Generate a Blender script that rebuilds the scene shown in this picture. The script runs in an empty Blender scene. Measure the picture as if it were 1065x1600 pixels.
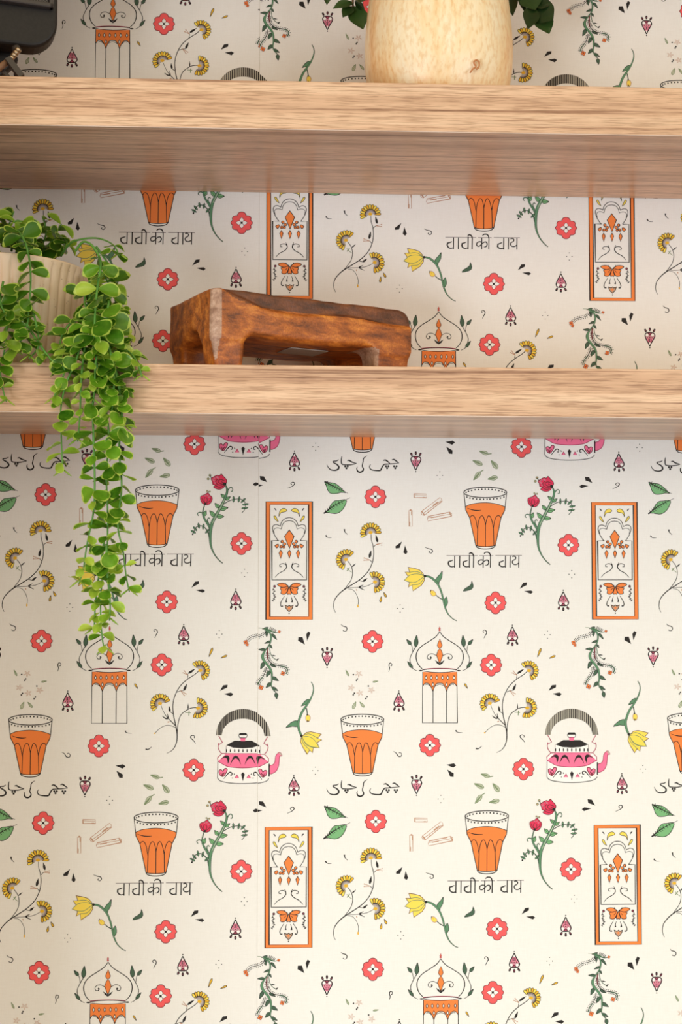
import bpy, bmesh, math, random
import numpy as np
from mathutils import Vector, Matrix
from mathutils.geometry import tessellate_polygon
random.seed(11); rng=np.random.default_rng(5)
SC=bpy.context.scene; COL=SC.collection

# ---------------------------------------------------------------- camera
W,H=1065,1600
FPX=2019.78; DIST=1.9
cam_right=Vector((0.99948287,-0.03215557,0.00011051))
cam_fwd=Vector((0.03211958,0.99851532,0.04399421))
cam_up=Vector((-0.00152500,-0.04396791,0.99903178))
CAM=Vector((0,-DIST,0))
cd=bpy.data.cameras.new('camera'); cam=bpy.data.objects.new('camera',cd); COL.objects.link(cam)
m=Matrix((cam_right,cam_up,-cam_fwd)).transposed().to_4x4(); m.translation=CAM
cam.matrix_world=m
cd.sensor_fit='HORIZONTAL'; cd.sensor_width=36; cd.lens=FPX/W*36; cd.clip_start=.05; cd.clip_end=50
SC.camera=cam

# ---------------------------------------------------------------- world, lights, exposure
vs=SC.view_settings; vs.view_transform='Standard'; vs.look='None'; vs.gamma=1; vs.use_curve_mapping=False
vs.exposure=0.0
wd=bpy.data.worlds.new('room_light'); SC.world=wd; wd.use_nodes=True
WN=wd.node_tree.nodes; WL=wd.node_tree.links; bg=WN['Background']; bg.inputs[1].default_value=1.0
wtc=WN.new('ShaderNodeTexCoord'); wsp=WN.new('ShaderNodeSeparateXYZ'); wmr=WN.new('ShaderNodeMapRange'); wrp=WN.new('ShaderNodeValToRGB')   # warm room: darker floor below, pale ceiling above
WL.new(wtc.outputs['Generated'],wsp.inputs[0]); WL.new(wsp.outputs['Z'],wmr.inputs[0]); wmr.inputs[1].default_value=-1; wmr.inputs[2].default_value=1
wrp.color_ramp.elements[0].position=.45; wrp.color_ramp.elements[0].color=(.05,.03,.012,1); wrp.color_ramp.elements[1].position=.55; wrp.color_ramp.elements[1].color=(1.08,.90,.58,1)
WL.new(wmr.outputs[0],wrp.inputs[0]); WL.new(wrp.outputs[0],bg.inputs[0])
def area(name,loc,target,sx,sy,power,col):
    l=bpy.data.lights.new(name,'AREA'); l.shape='RECTANGLE'; l.size=sx; l.size_y=sy; l.energy=power; l.color=col
    o=bpy.data.objects.new(name,l); COL.objects.link(o); o.location=loc
    d=Vector(target)-Vector(loc); o.rotation_euler=d.to_track_quat('-Z','Y').to_euler(); return o
area('window_light',(-2.1,-3.4,-.9),(.15,0,-.1),1.5,1.3,78,(.85,.915,1.0))
area('right_fill_light',(2.0,-2.6,.1),(.5,0,0),1.0,1.2,20,(.85,.915,1.0))  # unseen fill added to brighten the right side of the wall
area('front_fill_light',(.3,-3.6,.9),(.3,0,-.1),1.6,1.0,9,(.88,.95,1.0))  # weak frontal fill, added to balance the wall brightness
area('low_fill_light',(.5,-1.7,-1.25),(.3,0,-.2),1.3,.9,6.5,(.80,.92,1.0))  # added bounce-like fill from below for the lower wall and shelf undersides

# ---------------------------------------------------------------- helpers
def at(px,py,Y):
    "point where the line of sight through photo pixel (px,py) meets the plane y = Y"
    v=cam_right*((px-W/2)/FPX)+cam_fwd+cam_up*((H/2-py)/FPX)
    return CAM+v*((Y+DIST)/v.y)
def srgb(r,g,b):
    f=lambda c:(c/255/12.92) if c/255<=.04045 else ((c/255+.055)/1.055)**2.4
    return (f(r),f(g),f(b),1)
def new_mat(name):
    mt=bpy.data.materials.new(name); mt.use_nodes=True
    return mt,mt.node_tree.nodes,mt.node_tree.links,mt.node_tree.nodes['Principled BSDF']
def plain(name,col,rough=.6,spec=.4,metal=0,noise=0,nscale=60):
    mt,N,L,b=new_mat(name); b.inputs['Roughness'].default_value=rough; b.inputs['Metallic'].default_value=metal
    b.inputs['Specular IOR Level'].default_value=spec
    if noise:
        tc=N.new('ShaderNodeTexCoord'); n=N.new('ShaderNodeTexNoise'); n.inputs['Scale'].default_value=nscale; n.inputs['Detail'].default_value=4
        L.new(tc.outputs['Object'],n.inputs['Vector'])
        r=N.new('ShaderNodeValToRGB'); c=srgb(*col)
        r.color_ramp.elements[0].color=tuple(x*(1-noise) for x in c[:3])+(1,); r.color_ramp.elements[1].color=tuple(min(1,x*(1+noise)) for x in c[:3])+(1,)
        r.color_ramp.elements[0].position=.3; r.color_ramp.elements[1].position=.7
        L.new(n.outputs['Fac'],r.inputs[0]); L.new(r.outputs[0],b.inputs['Base Color'])
    else: b.inputs['Base Color'].default_value=srgb(*col)
    return mt
def mesh_obj(name,verts,faces,mats,parent=None,smooth=False,mi=None,loc=None):
    me=bpy.data.meshes.new(name); me.from_pydata([tuple(v) for v in verts],[],faces)
    for mm in (mats if isinstance(mats,(list,tuple)) else [mats]): me.materials.append(mm)
    if mi is not None: me.polygons.foreach_set('material_index',mi)
    if smooth: me.polygons.foreach_set('use_smooth',[True]*len(me.polygons))
    me.update(); o=bpy.data.objects.new(name,me); COL.objects.link(o)
    if parent: o.parent=parent
    if loc is not None: o.location=loc
    return o
def bm_obj(name,bm,mats,parent=None,smooth=False):
    me=bpy.data.meshes.new(name); bm.normal_update(); bm.to_mesh(me); bm.free()
    for mm in (mats if isinstance(mats,(list,tuple)) else [mats]): me.materials.append(mm)
    if smooth: me.polygons.foreach_set('use_smooth',[True]*len(me.polygons))
    o=bpy.data.objects.new(name,me); COL.objects.link(o)
    if parent: o.parent=parent
    return o
def box_bm(x0,x1,y0,y1,z0,z1,bev=0,seg=2):
    bm=bmesh.new(); bmesh.ops.create_cube(bm,size=1)
    bmesh.ops.scale(bm,vec=(x1-x0,y1-y0,z1-z0),verts=bm.verts); bmesh.ops.translate(bm,vec=((x0+x1)/2,(y0+y1)/2,(z0+z1)/2),verts=bm.verts)
    if bev: bmesh.ops.bevel(bm,geom=bm.edges[:],offset=bev,segments=seg,profile=.5,affect='EDGES')
    return bm
def empty(name,loc,label,cat,rz=0,group=None):
    o=bpy.data.objects.new(name,None); o.empty_display_size=.03; COL.objects.link(o); o.location=loc; o.rotation_euler=(0,0,rz)
    o['label']=label; o['category']=cat
    if group:o['group']=group
    return o
def catmull(P,n=5,closed=False):
    P=[Vector(p) for p in P]
    if len(P)<3: return P
    k=len(P); out=[]
    rngk=range(k) if closed else range(k-1)
    for i in rngk:
        if closed: a,b,c,d=P[(i-1)%k],P[i],P[(i+1)%k],P[(i+2)%k]
        else: a,b,c,d=P[max(i-1,0)],P[i],P[i+1],P[min(i+2,k-1)]
        for s in range(n):
            t=s/n; out.append(.5*((2*b)+(c-a)*t+(2*a-5*b+4*c-d)*t*t+(3*b-a-3*c+d)*t**3))
    if not closed: out.append(P[-1])
    return out
def tube(path,radii,sides=6):
    "verts and faces of a tapered tube along a path"
    V=[];F=[]; n=len(path)
    for i,p in enumerate(path):
        t=(path[min(i+1,n-1)]-path[max(i-1,0)]).normalized()
        a=t.orthogonal().normalized() if i==0 else (a-t*a.dot(t)).normalized()
        b=t.cross(a); r=radii[i] if isinstance(radii,(list,tuple)) else radii
        for s in range(sides):
            q=2*math.pi*s/sides; V.append(p+a*math.cos(q)*r+b*math.sin(q)*r)
    for i in range(n-1):
        for s in range(sides): F.append((i*sides+s,i*sides+(s+1)%sides,(i+1)*sides+(s+1)%sides,(i+1)*sides+s))
    F.append(tuple(range(sides))[::-1]); F.append(tuple((n-1)*sides+s for s in range(sides)))
    return V,F
# ---------------------------------------------------------------- wall and wallpaper
# The wallpaper is a flat print on two paper strips. Its motifs are drawn as flat ink shapes lying on the paper, once, and repeated with the
# repeat of the print (REPX x REPZ metres) in the plane of the wall.
REPX,REPZ=0.481153,0.473951
SEAM_X=-0.0600
INKS={'ink':(40,35,32),'orange':(252,138,66),'coral':(252,98,98),'green':(98,146,108),'leaf':(128,188,128),'dgreen':(74,102,80),'yellow':(255,226,92),
 'gold':(238,184,48),'pink':(253,122,160),'rose':(232,54,92),'grey':(176,160,158),'stripe':(196,188,172),'brown':(196,152,124),'star':(206,160,128),
 'white':(253,250,244),'olive':(128,146,106),'plum':(176,70,96),'mauve':(226,140,160),'darkred':(120,44,52),'paleolive':(205,208,184)}
INK_ORDER=list(INKS)
TR=[]            # (x,z)*3, colour index, layer
_lay=[0]
def wl(p):
    w=at(p[0],p[1],0); return (w.x,w.z)
class Crop:
    "pixel frame of one enlarged piece of the photograph: origin and magnification"
    def __init__(s,x0,y0,k): s.x0,s.y0,s.k=x0,y0,k; s.mx=None; _lay[0]=0
    def P(s,p): return (s.x0+p[0]/s.k,s.y0+p[1]/s.k)
    def _emit(s,pts,tris,col):
        _lay[0]+=1; w=[wl(s.P(p)) for p in pts]; ci=INK_ORDER.index(col)
        for a,b,c in tris: TR.append((w[a],w[b],w[c],ci,_lay[0]))
    def fill(s,pts,col,sm=0):
        if sm: pts=[tuple(v) for v in catmull([(p[0],p[1],0) for p in pts],sm,True)]
        tri=tessellate_polygon([[Vector((p[0],p[1],0)) for p in pts]]); s._emit(pts,tri,col)
    def line(s,pts,w,col='ink',sm=4,closed=False):
        "ribbon; w in photo pixels, a number or one width per given point"
        ws=w if isinstance(w,(list,tuple)) else [w]*len(pts)
        q=[(p[0],p[1],(v*1.22+.08)*s.k) for p,v in zip(pts,ws)]
        if sm: q=[tuple(v) for v in catmull(q,sm,closed)]
        n=len(q)
        if n<2:return
        L=[];R=[]
        for i in range(n):
            if closed: a=q[(i-1)%n];b=q[(i+1)%n]
            else: a=q[max(i-1,0)];b=q[min(i+1,n-1)]
            dx,dy=b[0]-a[0],b[1]-a[1]; l=math.hypot(dx,dy) or 1; nx,ny=-dy/l,dx/l; k=1
            if 0<i<n-1 or closed:
                ex,ey=q[i][0]-a[0],q[i][1]-a[1]; el=math.hypot(ex,ey) or 1; cs=abs((-ey*nx+ex*ny)/el); k=1/max(cs,.5)
            h=max(abs(q[i][2]),.05)*.5*k; L.append((q[i][0]+nx*h,q[i][1]+ny*h)); R.append((q[i][0]-nx*h,q[i][1]-ny*h))
        tris=[]; m_=n if closed else n-1
        for i in range(m_):
            j=(i+1)%n; tris+=[(i,j,n+j),(i,n+j,n+i)]
        s._emit(L+R,tris,col)
    def fo(s,pts,col,w=.75,ln='ink',sm=4):
        s.fill(pts,col,sm); s.line(pts,w,ln,sm,True)
    def M(s,fn,mx):
        "draw fn(mirror) twice, the second time mirrored about x = mx"
        fn(lambda pts:pts); fn(lambda pts:[(2*mx-p[0],p[1]) for p in pts])
    def dot(s,x,y,r,col='ink',ry=None,n=10):
        r=r*1.12; ry=(ry*1.12 if ry else r); pts=[(x+r*math.cos(2*math.pi*i/n),y+ry*math.sin(2*math.pi*i/n)) for i in range(n)]
        s._emit(pts,[(0,i,i+1) for i in range(1,n-1)],col)
    def ell(s,x,y,rx,ry,w,col='ink',n=36): s.line([(x+rx*math.cos(2*math.pi*i/n),y+ry*math.sin(2*math.pi*i/n)) for i in range(n)],w,col,0,True)
    def lf(s,tip,base,hw,col='dgreen',w=.55,ln='ink',vein=False,fat=.6):
        tx,ty=tip;bx,by=base; dx,dy=bx-tx,by-ty; l=math.hypot(dx,dy); nx,ny=-dy/l,dx/l
        f=lambda t,o:(tx+dx*t+nx*o*hw,ty+dy*t+ny*o*hw)
        pts=[f(0,0),f(.28,.55),f(fat,1),f(.88,.7),f(1,0),f(.88,-.7),f(fat,-1),f(.28,-.55)]
        s.fill(pts,col,3)
        if w: s.line(pts,w,ln,3,True)
        if vein: s.line([tip,base],.4,ln,0)
def flower(px,py):
    c=Crop(px,py,10.65)
    q=[(0,-183),(40,-174),(66,-145),(75,-120),(103,-119),(140,-105),(156,-75),(151,-45),(165,-28),(180,0)]
    o=q+[(x,-y) for x,y in q[-2::-1]]; o=o+[(-x,y) for x,y in o[-2:0:-1]]
    c.fo(o,'coral',.8,'darkred',3)
    for a in (0,1,2,3):
        L_=[98,92][a%2==0] ; pt=[(0,-L_),(22,-72),(34,-50),(27,-27),(8,-10),(-8,-10),(-27,-27),(-34,-50),(-22,-72)]
        ca,sa=math.cos(a*math.pi/2),math.sin(a*math.pi/2)
        c.fo([(x*ca-y*sa,x*sa+y*ca) for x,y in pt],'white',.45,'darkred',2)
    c.dot(0,0,18,'ink')
def drop(px,py,sg):
    "jewelled drop; (px,py) is its dot, sg=1 hangs down from the dot, -1 stands on it"
    c=Crop(px,py,32)
    T=lambda pts:[(x-310,(y-235)*sg) for x,y in pts]
    c.dot(0,0,30)
    b=[(308,325),(380,470),(480,640),(560,790),(570,880),(530,960),(460,1005),(310,1015),(160,1005),(100,960),(70,880),(80,790),(140,640),(235,470)]
    c.fill(T(b),'mauve',3); c.fill(T([(308,350),(345,430),(330,505),(290,505),(275,430)]),'white',2)
    for q in (-1,1):
        w=[(310+q*60,880),(310+q*150,820),(310+q*220,870),(310+q*200,940),(310+q*130,975)]
        c.fill(T(w),'white',2); c.line(T([(310+q*45,840),(310+q*110,790),(310+q*190,810),(310+q*225,860)]),.7,'grey'); c.dot(q*110,(750-235)*sg,24,'darkred')
        c.line(T([(310+q*20,540),(310+q*80,590),(310+q*70,680),(310+q*20,680)]),.7,'plum')
    c.line(T([(308,540),(308,700)]),.8,'ink',0); c.dot(0,(775-235)*sg,30,'darkred')
    c.fill(T([(310,890),(390,950),(360,1040),(260,1040),(230,950)]),'plum'); c.line(T([(215,985),(310,885),(405,985)]),.9)
    c.line(T(b),1.25,'ink',3,True)
    for x0,y0,x1,y1 in ((130,1040,60,1200),(312,1090,312,1270),(490,1040,580,1200)):
        c.line(T([(x0,y0),((x0+x1)/2,(y0+y1)/2),(x1,y1)]),[1.6,2.8,1.9],'ink'); c.line(T([(x0*.6+x1*.4,y0*.6+y1*.4),(x0*.4+x1*.6,y0*.4+y1*.6)]),.9,'plum',0)
def daisy(c,x,y,deg,R=148,k=8.875):
    sp=97
    for i in range(12):
        a=math.radians(deg-sp+2*sp*i/11); ux,uy=math.cos(a),-math.sin(a)
        p0=(x+ux*62,y+uy*62); p1=(x+ux*R,y+uy*R); nx,ny=-uy,ux; g=lambda t,o:(p0[0]+(p1[0]-p0[0])*t+nx*o,p0[1]+(p1[1]-p0[1])*t+ny*o)
        pts=[g(0,-7),g(.5,-15),g(.85,-16),g(1,0),g(.85,16),g(.5,15),g(0,7)]
        c.fill(pts,'yellow' if i%2 else 'gold',2); c.line(pts,.55,'darkred' if False else 'ink',2,True)
    arc=[(x+78*math.cos(math.radians(deg-sp+2*sp*i/10)),y-78*math.sin(math.radians(deg-sp+2*sp*i/10))) for i in range(11)]
    c.fill([(x,y)]+arc,'grey'); c.line(arc,1.0,'ink',0)
    for i in range(13):
        a=math.radians(deg-sp*.9+1.8*sp*i/12); c.line([(x+58*math.cos(a),y-58*math.sin(a)),(x+72*math.cos(a),y-72*math.sin(a))],.5,'ink',0)
    arc2=[(x+46*math.cos(math.radians(deg-sp+2*sp*i/8)),y-46*math.sin(math.radians(deg-sp+2*sp*i/8))) for i in range(9)]
    c.fill([(x,y)]+arc2,'mauve' if False else 'stripe'); a=math.radians(deg); c.dot(x+10*math.cos(a),y-10*math.sin(a),26,'gold',20)
def dpetal(c,a,b,hw=14): c.lf(a,b,hw,'gold',.6,'ink',fat=.7)
def glass(dx,dy):
    c=Crop(690+dx,700+dy,7.607)
    c.fill([(280,695),(340,670),(430,655),(520,650),(620,660),(700,680),(755,700),(745,745),(700,830),(632,1158),(600,1166),(515,1172),(430,1166),(402,1158),(330,830),(283,735)],'orange')
    lo=[(405,1160),(420,1182),(465,1196),(515,1200),(570,1196),(612,1183),(634,1160)]
    c.line([(262,540),(278,690),(283,737),(330,830),(405,1165)],.95,'ink',0); c.line([(768,540),(752,700),(745,745),(702,830),(634,1165)],.95,'ink',0)
    c.line([(280,697),(340,670),(430,655),(520,650),(620,660),(700,680),(755,702)],.7)
    c.line([(402,1155),(430,1166),(515,1172),(600,1166),(632,1155)],.9); c.line(lo,1.1)
    c.ell(515,528,255,62,1.15)
    for a in ([(330,835),(345,810),(365,802),(385,815),(405,860),(420,940),(425,965)],[(425,945),(440,860),(460,815),(477,805),(495,820),(512,880),(518,925)],
              [(518,920),(530,860),(545,815),(560,805),(580,825),(600,890),(612,955)],[(612,950),(625,870),(645,820),(668,803),(690,812),(703,835)]): c.line(a,.85)
    for a in ([(426,945),(420,1160)],[(518,900),(517,1170)],[(612,945),(617,1160)]): c.line(a,.9,'ink',0)
    c.line([(300,715),(360,735),(420,742),(468,738)],[.3,1,1.1,.3])
    for x,y in ((288,528),(315,515),(353,505),(395,497),(435,494),(475,491),(515,490),(555,491),(595,494),(637,499),(677,507),(715,518),(745,528),(297,583),(333,595),(370,602),(412,607),(455,609),(495,609),(537,609),(570,608),(613,605),(655,602),(697,595),(737,583)): c.dot(x,y,8.5,'ink',n=8)
def tealeaf(c,a,b,hw,st=None):
    c.lf(a,b,hw,'paleolive',.7,'olive'); dx,dy=b[0]-a[0],b[1]-a[1]; l=math.hypot(dx,dy); nx,ny=-dy/l*hw,dx/l*hw
    for o in (-.35,0,.3): c.line([(a[0]+dx*.08,a[1]+dy*.08),(a[0]+dx*.5+nx*o,a[1]+dy*.5+ny*o),(a[0]+dx*.92,a[1]+dy*.92)],.55 if o else .9,'olive')
    if st: c.line([b,st],1.1,'olive',0)
def ticks(c,pts,step,g0,g1,w,col='ink',sides=(1,-1)):
    q=[tuple(v) for v in catmull([(p[0],p[1],0) for p in pts],6)]; d=0
    for a,b in zip(q,q[1:]):
        l=math.hypot(b[0]-a[0],b[1]-a[1]); d+=l
        if d>=step and l>0:
            d=0; nx,ny=-(b[1]-a[1])/l,(b[0]-a[0])/l
            for s_ in sides: c.line([(b[0]+nx*g0*s_,b[1]+ny*g0*s_),(b[0]+nx*g1*s_+(b[0]-a[0])/l*6,b[1]+ny*g1*s_+(b[1]-a[1])/l*6)],w,col,0)
# --- red flowers, drops, dark kites, curls, dots
for p in ((586.2,776.3),(887.7,851.8),(773.7,942),(581.7,1002.3),(766.9,1039.2),(671.3,1164.5),(817.3,1201.7)): flower(*p)
for p in ((879.6,922.3),(800.1,976.9),(622.8,1079.7),(458.9,1211.5)): drop(*p,1)
for p in ((510.7,1043.1),(650.4,1242.8)): drop(*p,-1)
c1=Crop(400,700,3.55); c2=Crop(650,700,3.55); c3=Crop(400,960,3.55); c4=Crop(650,960,3.55)
for c,ks in ((c3,([(270,168),(232,146),(234,127),(257,126)],[(283,147),(277,112),(288,94),(301,103)])),(c1,([(808,518),(772,545),(773,557),(795,555)],[(825,540),(816,580),(830,590),(839,578)])),
 (c2,([(573,781),(592,748),(614,745),(613,760)],[(597,794),(635,809),(648,799),(636,790)],[(976,194),(958,162),(935,160),(938,180)],[(955,210),(918,203),(903,213),(915,224)])),
 (c4,([(733,424),(751,393),(775,390),(774,405)],[(755,440),(793,455),(807,441),(793,433)],[(167,834),(205,850),(222,837),(208,826)],[(172,860),(188,900),(207,902),(208,882)]))):
    for k in ks: c.fill(k,'ink')
for c,ls in ((c1,([(175,223),(200,212),(213,200),(210,191),(200,190),(192,197),(198,203)],[(935,550),(955,558),(972,562),(978,573),(970,583),(958,578),(962,572)],[(470,977),(480,987),(497,992),(504,1003),(498,1015),(487,1016),(482,1010)])),
 (c3,([(734,318),(740,300),(736,282),(742,270),(751,274),(752,284),(745,287)],[(761,760),(775,768),(787,785),(800,788),(807,778),(800,766),(791,768)])),
 (c4,([(375,133),(382,118),(390,103),(386,90),(376,87),(370,94),(375,100)],[(603,712),(592,697),(577,682),(577,672),(588,668),(598,674),(595,682)]))):
    for l in ls: c.line(l,[.4,.9,1.1,1,.8,.7,1.1])
c1.line([(385,484),(392,493),(402,497),(418,497)],[2,1,.7,.4]); c1.line([(489,450),(492,465),(507,480)],[2,1,.5]); c4.line([(220,642),(222,650),(235,655),(255,656)],[2,1,.7,.4]); c4.line([(330,743),(343,745),(355,738),(363,730)],[2,1.2,.8,.5])
for x,y in ((624.8,950.7),(686.8,742.8),(892.8,897.2),(854.8,991.8),(492.4,1204.2)):
    c=Crop(x,y,1)
    for a,b in ((0,-5.6),(-4.3,0),(4.3,0),(0,5.6)): c.dot(a,b,.75,n=7)
c2.fo([(260,795),(270,780),(290,768),(304,755),(307,738),(316,762),(312,778),(295,788)],'dgreen',.5,'ink',2)
# --- orange panel with arch, diamond and butterfly
c=Crop(400,775,8)
for q in ([(122,70),(702,70),(702,108),(122,108)],[(122,1508),(702,1508),(702,1545),(122,1545)],[(122,108),(172,108),(172,1508),(122,1508)],[(655,108),(702,108),(702,1508),(655,1508)]): c.fill(q,'orange')
for q in ([(122,70),(702,70),(702,1545),(122,1545)],[(172,108),(655,108),(655,1508),(172,1508)]): c.line(q,.85,'ink',0,True)
def pn(m):
    c.fo(m([(285,258),(287,222),(300,180),(330,157),(362,157),(383,180),(362,198),(320,204),(297,225)]),'yellow',.6,'ink',2)
    c.line(m([(226,152),(240,165),(250,184)]),[.6,1.4,.4]); c.fo(m([(222,252),(240,250),(262,290),(278,322),(245,300),(226,272)]),'yellow',.6,'ink',2)
    c.line(m([(413,270),(460,280),(505,320),(525,378)]),.8); c.line(m([(525,378),(570,357),(610,370),(622,410),(605,470),(577,520),(550,558)]),.8)
    c.line(m([(413,308),(460,318),(495,355),(512,412)]),.7); c.line(m([(512,412),(552,398),(590,405),(606,430),(598,470)]),.55)
    for x,y,r in ((325,570,15),(357,600,15),(312,632,15),(345,636,13),(303,640,8)):
        c.dot(*m([(x,y)])[0],r+4,'ink'); c.dot(*m([(x,y)])[0],r-2,'orange')
    c.line(m([(310,560),(345,640)]),.5); c.fo(m([(235,620),(275,600),(280,625),(258,650)]),'orange',.7,'ink',2)
    c.line(m([(235,1018),(280,970),(350,930),(380,890),(372,860),(340,845),(300,855),(295,880),(320,885)]),[.5,.8,.9,1,.9,.8,.7,.8,.6]); c.line(m([(380,900),(378,860),(362,828)]),[1,.9,.4])
    c.fo(m([(400,1128),(350,1092),(295,1092),(265,1106),(292,1130),(330,1142),(380,1140)]),'orange',.75,'ink',2)
    c.fo(m([(402,1135),(350,1142),(300,1150),(316,1182),(310,1218),(345,1230),(378,1212)]),'orange',.75,'ink',2)
    c.line(m([(402,1122),(380,1110),(363,1086)]),.7); c.line(m([(385,1150),(360,1180)]),.6)
    c.line(m([(355,1250),(318,1310),(305,1350),(313,1378),(335,1375)]),[.5,.8,1,1,1.6]); c.line(m([(390,1258),(376,1300),(378,1328)]),[.4,1,2.3])
    c.dot(*m([(230,1130)])[0],15,'ink'); c.dot(*m([(230,1130)])[0],7,'plum'); z=m([(222,1145),(212,1165),(228,1190),(215,1222),(235,1255),(225,1285),(203,1312)]); c.line(z,.6); ticks(c,z,24,0,14,.8)
c.M(pn,413)
c.fo([(413,1132),(440,1212),(432,1230),(413,1224),(394,1230),(386,1212)],'orange',.75,'ink',0)
c.fo([(414,1366),(432,1380),(462,1366),(452,1402),(436,1424),(412,1446),(388,1424),(372,1402),(362,1366),(396,1380)],'star',.8,'ink',0); c.dot(412,1400,12,'orange'); c.dot(412,1468,7)
c.line([(285,557),(195,557),(198,1048),(630,1048),(632,557),(550,557)],.8,'ink',0)
c.fo([(414,425),(473,505),(416,655),(355,505)],'orange',.8,'ink',0)
for x in (307,415,523): c.fo([(x,675),(x+21,712),(x,780),(x-21,712)],'orange',.7,'ink',0)
# --- leaf pair
c=Crop(500,740,8.875)
for o,v,sd in (([(62,112),(130,125),(200,135),(260,175),(320,235),(350,262),(290,260),(230,275),(150,275),(105,230),(85,170)],[(58,108),(200,185),(385,272)],1),([(55,548),(110,500),(150,430),(200,380),(260,372),(360,365),(345,440),(300,510),(230,552),(150,548),(100,537)],[(48,552),(200,440),(415,335)],1)):
    c.fo(o,'leaf',.8,'ink',3); c.line(v,[1.8,1.1,.4]); ticks(c,[v[0],((v[0][0]+v[1][0])/2,(v[0][1]+v[1][1])/2),v[1],((v[1][0]+v[2][0])/2,(v[1][1]+v[2][1])/2)],26,0,30,.6)
# --- daisies
def twig(c,pts,ends,leaf,w=.7):
    c.line(pts,w)
    for e in ends: c.line([pts[-1] if len(pts)<3 else pts[-2],e],.7,'brown',0); c.dot(e[0],e[1],7,'brown')
    if leaf: c.lf(leaf[0],leaf[1],leaf[2],'ink',0)
c=Crop(500,810,8.875)
c.line([(212,1306),(185,1230),(200,1130),(260,1050),(330,990),(440,920),(560,840),(660,740),(720,620),(742,500),(735,390),(710,300),(705,220)],[.5,.8,1,1.2,1.3,1.2,1.1,1,1,.95,.9,.8,.7])
c.line([(380,590),(430,660),(450,750),(430,850),(370,940),(320,1000)],.8); c.line([(390,960),(470,960),(540,955),(640,940),(735,895)],.6)
c.line([(597,922),(552,945),(550,962),(615,996)],[.4,1.5,1.5,.4]); c.line([(380,975),(450,990),(500,1050),(528,1130),(525,1200)],.55); c.dot(523,1215,9,'gold',20); c.line([(500,985),(510,1002)],1.2,'brown',0)
twig(c,[(740,395),(775,362),(812,352)],[(855,342),(852,370)],[(770,228),(795,332),17]); twig(c,[(720,612),(690,578),(660,572)],[(608,548),(606,580)],[(705,442),(682,548),18])
twig(c,[(530,860),(600,875)],[],[(655,828),(592,876),15]); c.lf((495,625),(440,672),9,'ink',0)
c.line([(437,748),(405,725),(370,685)],.6,'olive'); c.line([(408,680),(372,728)],1,'olive',0)
dpetal(c,(882,1028),(915,1092)); dpetal(c,(846,1086),(834,1162))
daisy(c,700,205,102); daisy(c,365,575,149); daisy(c,750,885,14)
c=Crop(740,1010,8.875)
c.line([(315,1472),(390,1430),(440,1350),(457,1240),(440,1110),(405,950),(395,800),(430,660),(500,540),(600,450),(690,390),(740,345)],[.4,.8,1.1,1.3,1.3,1.1,1,1,1,.95,.9,.8])
c.line([(457,1200),(470,1050),(510,940),(600,870),(660,848),(720,845)],.9); c.line([(430,1090),(340,1000),(290,940),(250,860),(235,815)],[1,.9,.6,.5,.5]); c.line([(250,960),(295,992),(330,988),(320,928)],[.4,1.6,1.6,.4])
c.line([(440,1125),(380,1095),(300,1090),(220,1130),(160,1190)],.6); c.dot(150,1197,12,'gold',9); c.line([(350,1036),(325,1046)],1.2,'brown',0)
twig(c,[(590,448),(597,400),(590,380)],[(545,340),(530,368)],[(697,312),(600,378),16]); twig(c,[(450,635),(500,615),(540,612)],[(575,658),(550,680)],[(585,518),(542,612),17])
twig(c,[(400,930),(360,902)],[],[(342,822),(356,904),14]); c.lf((604,788),(603,868),8,'ink',0); c.line([(565,912),(640,916)],.7,'olive',0); c.line([(618,890),(614,955)],1,'olive',0)
dpetal(c,(882,145),(930,28)); daisy(c,755,340,32,142); daisy(c,225,795,122,142); daisy(c,730,850,-12,142)
c=Crop(650,960,3.55); dpetal(c,(738,243),(771,229),5); dpetal(c,(284,410),(268,384),4.5)
# --- cinnamon sticks
c=Crop(630,760,13.3)
for o in ([(215,155),(475,160),(478,235),(215,232)],[(115,500),(150,480),(178,500),(182,830),(120,830)],[(375,520),(760,230),(790,260),(800,310),(430,605),(385,590),(365,545)],[(510,625),(960,530),(1000,560),(1000,620),(510,720),(495,680)]): c.line(o,.6,'brown',0,True)
for l,w in (([(240,182),(320,188),(470,190)],.5),([(222,160),(222,230)],1.4),([(400,228),(450,230)],1),([(165,520),(168,600)],1),([(130,500),(165,500)],1.5),([(130,740),(130,820)],1),([(420,552),(580,440),(780,300)],.7),([(610,400),(720,320)],1.2),([(500,545),(560,500)],1.2),([(378,520),(440,600)],1.6),([(500,655),(700,622),(960,580)],.6),([(570,650),(710,628)],1.2),([(790,570),(890,552)],1.2),([(955,535),(975,580),(1000,615)],1.6)): c.line(l,w,'brown',0)
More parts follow.
